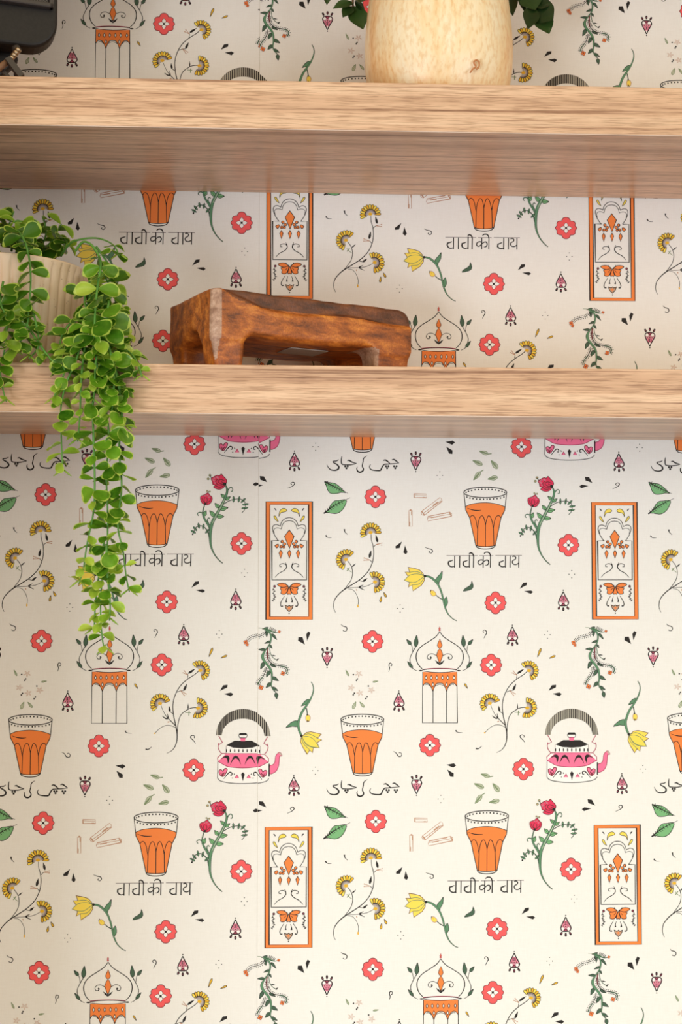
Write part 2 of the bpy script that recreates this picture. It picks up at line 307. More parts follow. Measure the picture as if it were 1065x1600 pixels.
# --- two tea glasses with what falls into them and the words beneath
glass(0,0); glass(-191.9,354.7)
c=Crop(690,700,7.607)
for a in (((448,38),(548,72),22,(590,66)),((368,150),(480,200),25),((585,150),(660,243),27),((378,380),(455,285),25,(495,260)),((545,370),(660,348),25)): tealeaf(c,*a)
for a in ([(55,1280),(425,1280)],[(445,1280),(610,1280)],[(635,1278),(950,1278)]): c.line(a,.75,'grey',0); c.line(a,.4,'ink',0)
for x,y0 in ((153,1282),(212,1282),(328,1270),(377,1300),(492,1282),(578,1288),(756,1280),(812,1280),(915,1280)): c.line([(x,y0),(x-2,1422)],1.25,'ink',0)
for l,w in (([(72,1350),(100,1345),(134,1331)],[1,1.5,.8]),([(84,1348),(77,1372),(90,1400),(120,1413),(152,1404)],[1.4,1.7,1.5,1.3,1]),([(247,1353),(275,1348),(306,1334)],[1,1.5,.8]),([(259,1352),(252,1380),(268,1404),(298,1413),(327,1404)],[1.4,1.7,1.5,1.3,1]),
 ([(322,1262),(338,1247),(360,1253),(375,1275),(378,1305)],[1,1.6,1.7,1.5,1.2]),([(490,1334),(460,1330),(435,1345),(430,1368),(447,1385),(472,1378),(492,1358)],1.25),([(492,1358),(518,1336),(545,1334),(556,1355),(550,1380),(532,1394),(516,1392)],[1,1.2,1.4,1.5,1.3,1,.6]),
 ([(500,1256),(520,1240),(550,1240),(570,1258),(578,1292)],[1,1.4,1.5,1.4,1.2]),([(677,1358),(704,1352),(736,1337)],[1,1.5,.8]),([(689,1357),(682,1385),(698,1404),(725,1413),(756,1404)],[1.4,1.7,1.5,1.3,1]),([(836,1292),(858,1286),(878,1300),(870,1324),(846,1336),(837,1356),(850,1380),(882,1385),(914,1368)],1.2)): c.line(l,w)
c=Crop(500,1035,7.27)
for l,w in (([(210,1378),(185,1393),(148,1398),(150,1412),(188,1434),(210,1460),(204,1486),(170,1502),(120,1496),(90,1470),(73,1435)],[.6,1.3,1.2,1.4,1.7,2,2,1.7,1.4,1,.5]),
 ([(246,1340),(240,1380),(246,1428),(290,1437),(350,1436),(416,1421)],[.8,1.4,1.4,1.2,1.3,.6]),([(308,1390),(332,1387),(360,1404),(414,1421)],[.8,1.7,1.6,.8]),
 ([(536,1330),(506,1350),(492,1370),(489,1400),(479,1450),(492,1480),(486,1506),(455,1522),(426,1510),(417,1478),(424,1460)],[.4,1,1.2,1.2,1.3,1.5,1.8,2,1.8,1.2,.6]),
 ([(902,1412),(840,1420),(770,1425),(732,1430),(708,1460),(690,1496),(655,1502),(600,1496),(570,1480),(564,1450),(577,1430)],[.6,1.1,1.2,1.5,1.6,1.8,1.6,1.4,1.2,1,.5]),
 ([(818,1378),(842,1372),(868,1388),(900,1412)],[.8,1.7,1.6,.8]),([(720,1385),(746,1379),(775,1398),(800,1422)],[.8,1.7,1.6,.8])): c.line(l,w)
for x,y in ((284,1455),(312,1455),(298,1477),(752,1450),(780,1450),(765,1472),(845,1450),(873,1450),(858,1472)): c.dot(x,y,11)
for x,y,a0 in ((438,133,20),(352,287,70),(450,348,40),(580,315,10)):
    for i in range(5):
        a=math.radians(a0+i*72); p=(x+45*math.cos(a),y+40*math.sin(a)); c.line([(x,y),((x+p[0])/2,(y+p[1])/2),p],[.7,1.6,.7],'brown',2); c.line([(x,y),p],.5,'white',0)
for x,y in ((377,138),(422,187),(412,204),(388,350),(375,368),(547,268),(532,392),(517,412)): c.dot(x,y,8.5,n=7)
for a,b,h in (((292,88),(323,152),9),((655,212),(598,222),8),((404,448),(372,525),17),((450,450),(498,508),12)): c.lf(a,b,h,'paleolive',.6,'olive',vein=True)
# --- rose
c=Crop(805,735,10.65)
def st(pts,w,col='green',g=.9): c.line(pts,[x/c.k+g for x in w]); c.line(pts,[x/c.k for x in w],col)
for b,t,h in (((600,485),(538,430),26),((618,525),(692,472),26),((505,655),(442,580),30),((530,675),(657,655),36),((435,795),(358,703),33),((475,795),(592,800),35),((262,790),(298,702),30)): c.lf(t,b,h,'leaf',.6,vein=True)
st([(580,600),(660,550),(740,520),(850,513),(920,545),(942,620),(925,690),(885,735)],[5,5,4,3,3,3,3,4],'dgreen',.5)
for x,y,a in ((745,515,90),(835,515,80),(905,535,45),(942,600,10),(930,660,5)):
    for s_ in (0,180):
        q=math.radians(a+s_); c.lf((x+52*math.cos(q)*(1 if s_ else 1),y-50*math.sin(q)),(x,y),15,'green',.5)
st([(355,1150),(330,1050),(270,975),(200,950),(130,985),(85,1085)],[10,9,7,6,5,4],'dgreen',.5)
for x,y,a in ((320,1040,50),(255,965,80),(180,950,100),(120,1000,130),(92,1050,150)):
    for s_ in (0,180):
        q=math.radians(a+s_); c.lf((x+46*math.cos(q),y-46*math.sin(q)),(x,y),15,'green',.5)
c.dot(82,1090,13)
for l in ([(240,745),(200,730),(165,742),(160,768),(180,786)],[(355,940),(325,880),(324,842),(345,820),(364,842)],[(640,390),(675,335),(708,320),(731,350),(722,385),(700,385)]): st(l,[8,7,5,4,4,4][:len(l)],'green',.6)
st([(275,600),(250,690),(245,760),(280,850),(330,930),(375,1010)],[3,6,14,16,16,20])
st([(615,285),(640,360),(625,450),(560,600),(480,750),(410,880),(378,1000),(370,1150),(385,1290),(440,1420),(520,1520),(578,1567)],[5,18,22,28,32,34,32,26,16,7,3,1])
c.line([(600,520),(540,640),(460,790),(405,910)],.6,'paleolive')
rs=[(375,180),(430,140),(480,120),(512,132),(540,100),(580,142),(620,185),(633,225),(610,275),(580,325),(520,352),(460,342),(418,312),(452,282),(405,270),(395,215)]
c.fill(rs,'rose',2); c.line(rs,.8,'darkred',2,True)
for l in ([(605,268),(530,282),(470,262),(455,215),(490,180)],[(605,262),(540,262),(492,225),(530,190),(600,215)],[(600,280),(520,318),(450,290)],[(600,250),(560,235),(545,222)]): c.line(l,.9,'darkred')
for x,y in ((430,165),(470,150),(425,210),(440,245),(490,165),(405,190)): c.dot(x,y,12,'mauve'); c.dot(x,y,6,'darkred')
c.dot(600,265,24)
for x,y,r in ((357,122,20),(328,180,20),(312,380,14),(357,390,14)): c.dot(x,y,r,'olive'); c.dot(x,y,r*.5,'star')
c.line([(385,170),(357,125)],.8,'ink',0); c.line([(328,412),(335,385)],.8,'ink',0)
r2=[(208,468),(250,450),(290,432),(325,408),(357,450),(388,475),(396,522),(355,595),(290,606),(235,580),(205,520)]
c.fill(r2,'rose',2); c.line(r2,.8,'darkred',2,True)
for l in ([(290,590),(240,540),(225,490)],[(290,590),(262,530),(280,480)],[(290,590),(320,530),(300,490)],[(290,590),(360,540),(375,490)]): c.line(l,.8,'darkred')
for x,y in ((280,455),(320,450),(345,480)): c.dot(x,y,11,'mauve'); c.dot(x,y,5,'darkred')
c.dot(285,590,18)
# --- dome
c=Crop(625,960,8.19)
hf=[(505,878),(545,885),(575,935),(592,990),(610,935),(640,892),(672,878),(700,890),(722,920),(725,735),(615,742)]
c.fill([(x,y) for x,y in hf]+[(505,745)]+[(1010-x,y) for x,y in hf[::-1]][:-1],'orange')
c.line([(287,735),(283,1388),(730,1388),(724,735)],.75,'ink',0)
c.fill([(270,712),(505,692),(738,712),(730,722),(620,738),(505,743),(390,738),(280,722)],'white')
def dm(m):
    c.line(m([(505,222),(560,290),(650,350),(740,410),(795,480),(806,560),(780,640),(730,697)]),[.8,1,1,1,1.1,1.2,1,.9])
    c.line(m([(505,692),(620,696),(728,708)]),1.3); c.line(m([(505,688),(620,691),(728,702)]),.6,'plum'); c.line(m([(505,743),(620,738),(730,722)]),.7); c.dot(*m([(748,720)])[0],22,'ink',9)
    c.line(m([(592,980),(592,1388)]),.9,'ink',0); c.line(m([(505,878),(545,886),(575,935),(592,988)]),.85); c.line(m([(592,988),(612,935),(640,892),(672,878),(700,888),(722,920)]),.85)
    c.line(m([(505,895),(540,905),(562,920)]),.6); c.line(m([(625,920),(660,895),(690,900)]),.6)
    c.fo(m([(505,315),(520,350),(536,395),(522,425),(505,433)]),'orange',.7,'ink',0); c.fo(m([(505,433),(525,460),(546,520),(528,570),(510,620),(505,625)]),'orange',.7,'ink',0)
    c.fill(m([(505,650),(540,628),(567,583),(530,605),(505,630)]),'ink'); c.line(m([(545,530),(590,505),(640,510),(665,540),(655,570),(630,575),(615,555),(628,545)]),[.6,.7,.7,.7,.8,.9,1.5,1.8])
    c.line(m([(793,724),(850,690),(880,620),(885,560),(850,480),(808,410)]),[.4,.8,.9,.8,.8,1]); c.line(m([(850,480),(860,410),(880,380)]),.6)
    c.lf(*m([(800,268),(812,412)]),27,'dgreen',.6); c.lf(*m([(927,322),(873,386)]),20,'dgreen',.6); c.lf(*m([(917,603),(855,683)]),18,'dgreen',.6)
c.M(dm,505)
c.fill([(505,320),(520,360),(533,395),(518,422),(505,430),(492,422),(477,395),(490,360)],'orange'); c.fill([(505,440),(524,465),(541,520),(524,570),(505,615),(486,570),(469,520),(486,465)],'orange')
for y,r in ((165,7),(183,12),(203,12)): c.dot(503,y,r,'plum'); c.dot(503,y,r*.45,'orange')
for x,y,hh in ((330,810,28),(397,810,28),(467,810,28),(540,810,28),(608,810,28),(687,810,28),(418,898,28),(592,898,28)): c.fo([(x,y-hh),(x+14,y),(x,y+hh),(x-14,y)],'white',.65,'ink',0)
# --- kettle
c=Crop(845,1100,9.68)
hp=[];n_=40
ho=[(460-402*math.cos(math.pi*i/n_),465-395*math.sin(math.pi*i/n_)) for i in range(n_+1)]; hi=[(460+312*math.cos(math.pi*i/n_),465-250*math.sin(math.pi*i/n_)) for i in range(n_+1)]
c.fill(ho+hi,'stripe')
for i in range(29):
    x=64+i*28.3; w=7.2+(i%3)*1.2
    def yy(xx):
        u=(xx-460)/402; v=(xx-460)/312
        return 465-395*math.sqrt(max(0,1-u*u)), (465-250*math.sqrt(1-v*v) if abs(v)<1 else 465)
    a0,b0=yy(x-w);a1,b1=yy(x+w); c.fill([(x-w,a0),(x+w,a1),(x+w,b1),(x-w,b0)],'ink')
c.fill([(90,860),(88,1110),(140,1150),(300,1180),(460,1185),(640,1178),(800,1145),(845,1100),(840,850),(460,800)],'white')
sp=[(858,915),(905,895),(935,850),(945,770),(975,725),(1010,710),(1040,760),(1005,768),(998,850),(985,930),(945,1000),(858,1030)]
c.fo(sp,'pink',.8,'plum',3); c.fill([(990,722),(1012,708),(1042,760),(1018,752)],'stripe')
c.fill([(212,615),(712,615),(712,737),(212,737)],'white'); c.line([(212,615),(212,737)],.6,'grey',0); c.line([(712,615),(712,737)],.6,'grey',0)
for x in (217,275,338,400,462,525,587,650,705): c.line([(x,672),(x,716)],1.45,'ink',0)
c.fo([(150,738),(778,738),(838,800),(838,852),(700,925),(580,946),(460,952),(330,945),(220,925),(90,852),(86,800)],'white',.9,'plum',0)
c.fill([(212,738),(712,738),(836,852),(700,925),(580,946),(460,952),(330,945),(220,925),(92,852)],'pink'); c.line([(90,852),(220,925),(330,945),(460,952),(580,946),(700,925),(838,852)],.8,'plum')
c.fill([(215,612),(335,545),(590,545),(712,612),(600,650),(460,660),(320,650)],'ink')
c.fill([(420,495),(500,495),(492,552),(428,552)],'pink'); c.fill([(395,462),(527,462),(508,502),(412,502)],'white'); c.line([(395,462),(412,502),(508,502),(527,462)],.7,'ink',0); c.fill([(413,430),(508,430),(528,464),(392,464)],'ink')
def kt(m):
    c.line(m([(100,472),(157,573),(100,608)]),.9,'plum',0); c.line(m([(102,580),(93,640),(112,695),(150,742)]),.9,'plum')
    c.fill(m([(272,910),(310,800),(355,766),(402,800),(434,908),(395,832),(355,808),(315,832)]),'ink',2); c.fill(m([(128,822),(200,768),(245,768),(264,810),(240,892),(228,820),(190,798)]),'ink',2)
    c.fo(m([(108,990),(140,978),(165,1002),(190,963),(225,963),(227,1000),(190,1062),(160,1082),(118,1050)]),'pink',.9,'darkred',2); c.line(m([(135,1020),(155,1075),(190,1020)]),1,'darkred',0); c.line(m([(155,1075),(162,1030)]),.8,'darkred',0)
    c.line(m([(180,1115),(230,1050),(270,1015),(300,1030),(295,1060),(272,1055)]),[.5,1.1,1.3,1.2,1,.8]); c.fill(m([(338,1106),(375,1048),(408,1106)]),'pink'); c.line(m([(350,1100),(375,1056),(400,1100)]),.7,'plum',0)
    c.line(m([(330,1035),(342,1055)]),1,'ink',0); c.line(m([(298,1103),(316,1103)]),.8,'ink',0)
c.M(kt,462)
c.fill([(462,1015),(491,1045),(464,1152),(437,1045)],'ink'); c.line([(90,858),(88,1110)],.6,'ink',0); c.line([(88,1105),(140,1150),(300,1180),(460,1186),(640,1178),(800,1145),(846,1100)],.8); c.line([(850,880),(850,1072)],1.5,'ink',0)
# --- tulips
c=Crop(625,880,10.65)
c.fill([(578,292),(620,225),(665,180),(696,132),(692,240),(650,310),(640,372)],'green',2); c.line([(578,292),(620,225),(665,180),(696,132),(692,240),(650,310),(640,372)],.6,'ink',2)
c.fo([(722,640),(767,558),(790,640),(780,690),(745,725)],'green',.6,'ink',2)
st([(590,525),(640,570),(705,605)],[2,4,5],'dgreen',.7)
st([(415,212),(500,232),(575,290),(640,375),(690,500),(718,620),(748,740),(800,850),(880,930),(942,958)],[14,20,22,18,16,16,14,7,3,1],'green',.8)
c.fo([(500,475),(520,455),(555,462),(592,500),(590,530),(560,545),(520,530)],'yellow',.7,'brown',3); c.line([(500,478),(505,460),(512,444)],.9); c.line([(520,462),(545,500)],.5,'gold')
tl=[(130,70),(230,85),(320,112),(375,165),(402,215),(400,290),(350,370),(210,462),(198,362),(135,400),(155,318),(68,283),(130,220),(83,148),(160,150)]
c.fill(tl,'yellow'); c.line(tl,.8,'brown',0,True); c.line(tl,.4,'ink',0,True)
for l in ([(68,283),(150,205),(240,180),(330,185),(398,215)],[(68,283),(160,315),(250,315),(330,270),(398,215)],[(160,152),(240,140),(320,155),(390,205)],[(198,360),(300,350),(360,300),(400,235)]): c.line(l,.7,'olive')
c.dot(412,215,20)
c=Crop(440,1050,11.43)
lf1=[(500,490),(440,500),(395,540),(350,610),(420,582),(448,600)]; lf2=[(290,868),(190,888),(130,935),(72,992),(190,970),(292,972)]
for l in (lf1,lf2): c.fill(l,'green',2); c.line(l,.7,'ink',2,True)
st([(437,640),(450,700),(460,762)],[10,6,5],'dgreen',.7)
st([(524,175),(560,250),(562,350),(510,490),(440,600),(360,720),(310,850),(293,930),(310,1040),(348,1130)],[1,4,8,14,20,24,26,28,26,20],'green',.8)
c.fo([(430,800),(460,765),(495,780),(510,820),(495,870),(465,885),(435,860)],'yellow',.7,'brown',3); c.line([(450,895),(462,860),(485,888)],.8,'ink',0); c.dot(457,762,14)
tl=[(370,1140),(440,1080),(520,1068),(620,1090),(705,1110),(640,1182),(712,1210),(630,1262),(670,1352),(565,1352),(547,1442),(498,1395),(453,1467),(380,1350),(335,1250),(345,1175)]
c.fill(tl,'yellow'); c.line(tl,.8,'brown',0,True); c.line(tl,.4,'ink',0,True)
for l in ([(365,1160),(450,1150),(540,1180),(610,1250),(670,1350)],[(365,1165),(420,1260),(520,1330),(670,1352)],[(385,1135),(470,1105),(560,1135),(640,1186)],[(355,1175),(390,1280),(500,1392)],[(360,1160),(440,1300),(565,1352)]): c.line(l,.7,'olive')
c.dot(352,1138,22)
# --- flowering vine
c=Crop(890,975,13.3)
b1=[(455,130),(440,190),(380,235),(280,262),(180,288),(112,350)]; b3=[(520,560),(508,680),(560,770),(650,832),(780,858),(880,882),(925,940),(895,1020)]; b4=[(482,880),(475,960),(420,1080),(350,1170),(315,1262)]; b2=[(440,95),(520,110),(600,150),(660,168),(720,160)]
for t,b,h in (((490,255),(488,125),28),((695,315),(600,195),24),((448,392),(565,345),22),((603,495),(560,428),20),((325,520),(468,520),26),((372,922),(440,780),38),((492,1082),(560,955),36),((690,880),(565,815),26),((742,1162),(608,1085),36),((488,1305),(582,1205),36),((732,1365),(608,1298),30),((710,1535),(692,1410),36),((400,95),(520,65),18)): c.lf(t,b,h,'dgreen',.55)
c.line([(550,470),(572,600),(632,690),(720,745)],.8,'dgreen'); c.lf((685,650),(600,638),12,'ink',0); c.lf((745,700),(690,745),14,'ink',0); c.line([(320,72),(400,78),(440,95)],.5,'olive')
for b,w in ((b1,.7),(b3,1.1),(b4,.9)): c.line(b,w); ticks(c,b,30,22,42,.75)
c.line(b3[4:],1.3,'dgreen'); c.line(b4[2:],1.2,'dgreen'); c.line(b2,[1.5,2,1.6,.9,.5],'green'); c.line(b2,.4); ticks(c,[(520,70),(600,95),(670,140)],26,0,30,.7)
c.line([(520,480),(505,600),(520,720)],1.4,'darkred'); ticks(c,[(520,560),(520,640),(550,720)],24,14,30,.7)
c.k=13.3; st([(440,100),(540,160),(580,240),(570,350),(540,430),(460,540),(412,640),(430,730),(500,820),(560,900),(600,1000),(605,1150),(592,1250),(640,1350),(690,1402)],[14,18,18,14,12,14,36,34,28,30,22,14,10,6,3],'green',.7)
for x,y,r in ((75,385,1),(105,440,.7),(745,150,.65),(830,1010,1),(385,1300,1.1)):
    for i in range(4):
        a=math.radians(45+90*i+x); c.dot(x+26*r*math.cos(a),y+26*r*math.sin(a),21*r,'darkred',n=8); c.dot(x+26*r*math.cos(a),y+26*r*math.sin(a),15*r,'orange',n=8)
    c.dot(x,y,10*r,'darkred')

# --- lay the print out on the two strips of paper
T=np.array([[t[0],t[1],t[2]] for t in TR],dtype=np.float64); TC=np.array([t[3] for t in TR]); TL=np.array([t[4] for t in TR],dtype=np.float64)
def clip_tri(tri,x0,keep_right):
    s_=1 if keep_right else -1; out=[]
    for i in range(3):
        a=tri[i];b=tri[(i+1)%3]; da=(a[0]-x0)*s_; db=(b[0]-x0)*s_
        if da>=0: out.append(a)
        if (da>=0)!=(db>=0): t=da/(da-db); out.append(a+(b-a)*t)
    return [np.array([out[0],out[i],out[i+1]]) for i in range(1,len(out)-1)] if len(out)>=3 else []
def layout(x_lo,x_hi,shift,keep_right):
    tt=[];cc=[];ll=[]
    for i in range(-3,3):
        for j in range(-3,4):
            q=T+np.array([i*REPX,-j*REPZ]); q=shift(q)
            if keep_right: m_=(q[:,:,0].max(1)>x_lo)&(q[:,:,0].min(1)<x_hi)
            else: m_=(q[:,:,0].min(1)<x_hi)&(q[:,:,0].max(1)>x_lo)
            m_&=(q[:,:,1].min(1)>WZ0+.01)&(q[:,:,1].max(1)<WZ1-.01)
            m_&=(q[:,:,0].min(1)>WX0+.01)&(q[:,:,0].max(1)<WX1-.01)
            q=q[m_];c_=TC[m_];l_=TL[m_]
            ed=x_lo if keep_right else x_hi
            st_=(q[:,:,0].min(1)<ed)&(q[:,:,0].max(1)>ed)
            tt.append(q[~st_]);cc.append(c_[~st_]);ll.append(l_[~st_])
            for k in np.nonzero(st_)[0]:
                for nt in clip_tri(q[k],ed,keep_right): tt.append(nt[None]);cc.append(c_[k:k+1]);ll.append(l_[k:k+1])
    return np.concatenate(tt),np.concatenate(cc),np.concatenate(ll)
WX0,WX1,WZ0,WZ1=-.53,1.15,-1.05,1.25
ink_mats=[]
for k in INK_ORDER:
    ink_mats.append(plain('print_'+k,INKS[k],.62,.3))
# paper
pm,N,L,b=new_mat('wallpaper_paper'); b.inputs['Roughness'].default_value=.55; b.inputs['Specular IOR Level'].default_value=.3
tc=N.new('ShaderNodeTexCoord'); mp=N.new('ShaderNodeMapping'); L.new(tc.outputs['Object'],mp.inputs[0]); mp.inputs['Scale'].default_value=(900,900,60)
n1=N.new('ShaderNodeTexNoise'); n1.inputs['Scale'].default_value=1; n1.inputs['Detail'].default_value=2; L.new(mp.outputs[0],n1.inputs['Vector'])
mp2=N.new('ShaderNodeMapping'); L.new(tc.outputs['Object'],mp2.inputs[0]); mp2.inputs['Scale'].default_value=(60,60,900)
n2=N.new('ShaderNodeTexNoise'); n2.inputs['Scale'].default_value=1; n2.inputs['Detail'].default_value=2; L.new(mp2.outputs[0],n2.inputs['Vector'])
ad=N.new('ShaderNodeMath'); L.new(n1.outputs['Fac'],ad.inputs[0]); L.new(n2.outputs['Fac'],ad.inputs[1])
rp=N.new('ShaderNodeValToRGB'); rp.color_ramp.elements[0].position=.35; rp.color_ramp.elements[1].position=.65; rp.color_ramp.elements[0].color=srgb(244,240,232); rp.color_ramp.elements[1].color=srgb(249,246,239)
hm=N.new('ShaderNodeMath'); hm.operation='MULTIPLY'; hm.inputs[1].default_value=.5; L.new(ad.outputs[0],hm.inputs[0]); L.new(hm.outputs[0],rp.inputs[0]); L.new(rp.outputs[0],b.inputs['Base Color'])
bp=N.new('ShaderNodeBump'); bp.inputs['Strength'].default_value=.12; bp.inputs['Distance'].default_value=.0004; L.new(ad.outputs[0],bp.inputs['Height']); L.new(bp.outputs[0],b.inputs['Normal'])
PAPER=pm
wall=bm_obj('wall_back',box_bm(WX0,WX1,0.0004,.1,WZ0,WZ1),plain('wall_plaster',(214,204,186),.9,.2,noise=.04)); wall['kind']='structure'
def strip(x0,x1,shift,keep_right,lab,bow):
    p=bm_obj('wallpaper_strip',box_bm(x0,x1,-.0001,.0004,WZ0,WZ1),PAPER,wall); p['label']=lab
    tt,cc,ll=layout(x0,x1,shift,keep_right); n=len(tt)
    V=np.zeros((n,3,3)); V[:,:,0]=tt[:,:,0]; V[:,:,2]=tt[:,:,1]; V[:,:,1]=-.00016-ll[:,None]*4e-6
    # consistent winding towards the room
    ar=(tt[:,1,0]-tt[:,0,0])*(tt[:,2,1]-tt[:,0,1])-(tt[:,2,0]-tt[:,0,0])*(tt[:,1,1]-tt[:,0,1]); V[ar<0]=V[ar<0][:,::-1]
    me=bpy.data.meshes.new('printed_pattern'); me.vertices.add(n*3); me.vertices.foreach_set('co',V.reshape(-1)); me.loops.add(n*3); me.loops.foreach_set('vertex_index',np.arange(n*3,dtype=np.int32))
    me.polygons.add(n); me.polygons.foreach_set('loop_start',np.arange(0,n*3,3,dtype=np.int32)); me.polygons.foreach_set('loop_total',np.full(n,3,dtype=np.int32))
    for mm in ink_mats: me.materials.append(mm)
    me.polygons.foreach_set('material_index',cc.astype(np.int32)); me.update(calc_edges=True)
    o=bpy.data.objects.new('printed_pattern',me); COL.objects.link(o); o.parent=p; o['kind']='stuff'
    print('print tris',n)
strip(SEAM_X,WX1,lambda q:q,True,'right-hand strip of cream wallpaper with the chai pattern',0)
def sh(q):
    r=q.copy(); z=q[:,:,1]; r[:,:,0]+=(-1.1-2.8*z)*1e-3; r[:,:,1]+=(1.9+3.4*z)*1e-3; return r
strip(WX0,SEAM_X-.00035,sh,False,'left-hand strip of cream wallpaper, dimmer at the edge',0)
# ---------------------------------------------------------------- side wall of the alcove, left of the frame
o=bm_obj('wall_left',box_bm(WX0-.04,WX0,-.60,.1,WZ0,WZ1),plain('side_paint',(196,160,124),.8,.2,noise=.03)); o['kind']='structure'

o=bm_obj('unseen_top_shelf',box_bm(WX0-.04,WX1,-.31,.1,.95,1.0),plain('top_shelf_paint',(206,178,144),.8,.2,noise=.03)); o['kind']='structure'  # stands in for an unseen shelf above, added to shade the top bay

# ---------------------------------------------------------------- walnut-look shelves
def wood_mat(name,axis):
    mt,N,L,b=new_mat(name)
    tc=N.new('ShaderNodeTexCoord')
    def noise(scale,det,dist=0,rough=.55):
        mp=N.new('ShaderNodeMapping'); mp.inputs['Scale'].default_value=scale; L.new(tc.outputs['Object'],mp.inputs[0])
        n=N.new('ShaderNodeTexNoise'); n.inputs['Scale'].default_value=1; n.inputs['Detail'].default_value=det; n.inputs['Distortion'].default_value=dist; n.inputs['Roughness'].default_value=rough
        L.new(mp.outputs[0],n.inputs['Vector']); return n.outputs['Fac']
    def ramp(fac,stops):
        r=N.new('ShaderNodeValToRGB'); e=r.color_ramp.elements
        while len(e)<len(stops): e.new(.5)
        for k,(p,c) in zip(e,stops): k.position=p; k.color=c
        L.new(fac,r.inputs[0]); return r.outputs[0]
    def mult(a,bb,f):
        mx=N.new('ShaderNodeMix'); mx.data_type='RGBA'; mx.blend_type='MULTIPLY'; mx.inputs[0].default_value=f; L.new(a,mx.inputs[6]); L.new(bb,mx.inputs[7]); return mx.outputs[2]
    base=ramp(noise((1.0,55,55),5,.3),[(.30,srgb(196,154,122)),(.5,srgb(228,187,152)),(.72,srgb(243,208,174))])
    fine=ramp(noise((26,620,620),3,.2),[(.34,(.62,.55,.50,1)),(.52,(1,1,1,1)),(1,(1,1,1,1))])
    vein=ramp(noise((1.2,140,140),2,.6),[(.0,(.46,.36,.31,1)),(.335,(.50,.40,.35,1)),(.40,(1,1,1,1))])
    v2=ramp(noise((9,240,240),2,.8),[(.30,(.60,.50,.45,1)),(.42,(1,1,1,1)),(1,(1,1,1,1))])
    ch=ramp(noise((30,10,10),3,.3),[(.35,(.90,.88,.87,1)),(.6,(1,1,1,1)),(1,(1,1,1,1))])
    c=mult(base,fine,.95); c=mult(c,vein,.9); c=mult(c,v2,.45); c=mult(c,ch,.5); c=mult(c,ramp(noise((.5,24,24),3,.2),[(.36,(.78,.72,.68,1)),(.52,(1,1,1,1)),(1,(1,1,1,1))]),.9); L.new(c,b.inputs['Base Color'])
    b.inputs['Roughness'].default_value=.33; b.inputs['Specular IOR Level'].default_value=.45
    bp=N.new('ShaderNodeBump'); bp.inputs['Strength'].default_value=.25; bp.inputs['Distance'].default_value=.0006
    L.new(noise((26,620,620),3,.2),bp.inputs['Height']); L.new(bp.outputs[0],b.inputs['Normal'])
    return mt
WOOD=wood_mat('walnut_laminate',0); BAND=plain('edge_band',(232,208,190),.5)
TILT=.005637; SHD=.2826
def shelf(zb,zt,label,off):
    r=empty('floating_shelf',(0,0,zb),label,'shelf'); r.rotation_euler=(0,TILT,0); h=zt-zb; x0,x1=WX0+.001,1.12
    for nm,bx in (('front_panel',(x0,x1,-SHD,-SHD+.018,-.0006,h)),('bottom_panel',(x0,x1,-SHD+.0185,-.0012,0,.016)),('top_panel',(x0,x1,-SHD+.0185,-.0012,h-.016,h-.0002))):
        bm=box_bm(*bx,bev=.0007,seg=1); bmesh.ops.translate(bm,vec=(off,off*.37,off*.61),verts=bm.verts)
        p=bm_obj(nm,bm,WOOD,r); p.location=(-off,-off*.37,-off*.61)
    p=bm_obj('edge_band',box_bm(x0,x1,-SHD+.0002,-SHD+.0016,-.0013,-.0005),BAND,r); p['label']='thin pale edge band along the lower front edge'
    return r
shelf(.557906,.618993,'upper wood-grain floating shelf carrying the pale vase','' or 0.0)
shelf(.194796,.255757,'lower wood-grain floating shelf carrying the carved stool and trailing plant',3.7)
def ztop(x,up=False): return (.618993 if up else .255757)-TILT*x

# ---------------------------------------------------------------- carved stool (solid carved form polygonised from a distance field)
def smin(a,b,k): h=np.clip(.5+.5*(b-a)/k,0,1); return b*(1-h)+a*h-k*h*(1-h)
def smax(a,b,k): return -smin(-a,-b,k)
def surface_nets(F,org,h):
    nx,ny,nz=F.shape; S=F<0
    cell=lambda i,j,k:F[i:nx-1+i,j:ny-1+j,k:nz-1+k]
    cs=[(i,j,k) for i in (0,1) for j in (0,1) for k in (0,1)]
    ins=sum((cell(*c)<0).astype(int) for c in cs); act=(ins>0)&(ins<8)
    acc=np.zeros(act.shape+(3,)); cnt=np.zeros(act.shape)
    for a in cs:
        for d in range(3):
            if a[d]==0:
                b_=list(a); b_[d]=1; fa,fb=cell(*a),cell(*b_); cr=(fa<0)!=(fb<0); t=np.where(cr,fa/np.where(fa==fb,1,fa-fb),0)
                p=np.array(a,float)+np.zeros(act.shape+(3,)); p[...,d]+=t; acc+=p*cr[...,None]; cnt+=cr
    idx=-np.ones(act.shape,int); ii=np.argwhere(act); idx[act]=np.arange(len(ii))
    V=(ii+acc[act]/cnt[act][:,None])*h+np.array(org)
    Q=[]
    for d in range(3):
        e1,e2=[(1,2),(2,0),(0,1)][d]
        sl=[slice(1,-1)]*3; sl[d]=slice(0,-1); a=S[tuple(sl)]; sl2=list(sl); sl2[d]=slice(1,None); b_=S[tuple(sl2)]
        for w,flip in ((a&~b_,0),(~a&b_,1)):
            g=np.argwhere(w); 
            if not len(g): continue
            g=g.copy(); 
            for q in range(3):
                if q!=d: g[:,q]+=1
            def at_(o1,o2):
                c=g.copy(); c[:,e1]-=o1; c[:,e2]-=o2; return idx[c[:,0],c[:,1],c[:,2]]
            q=[at_(1,1),at_(0,1),at_(0,0),at_(1,0)]
            if flip: q=q[::-1]
            Q.append(np.stack(q,1))
    return V,np.concatenate(Q)
A=at(333,447,-.268)
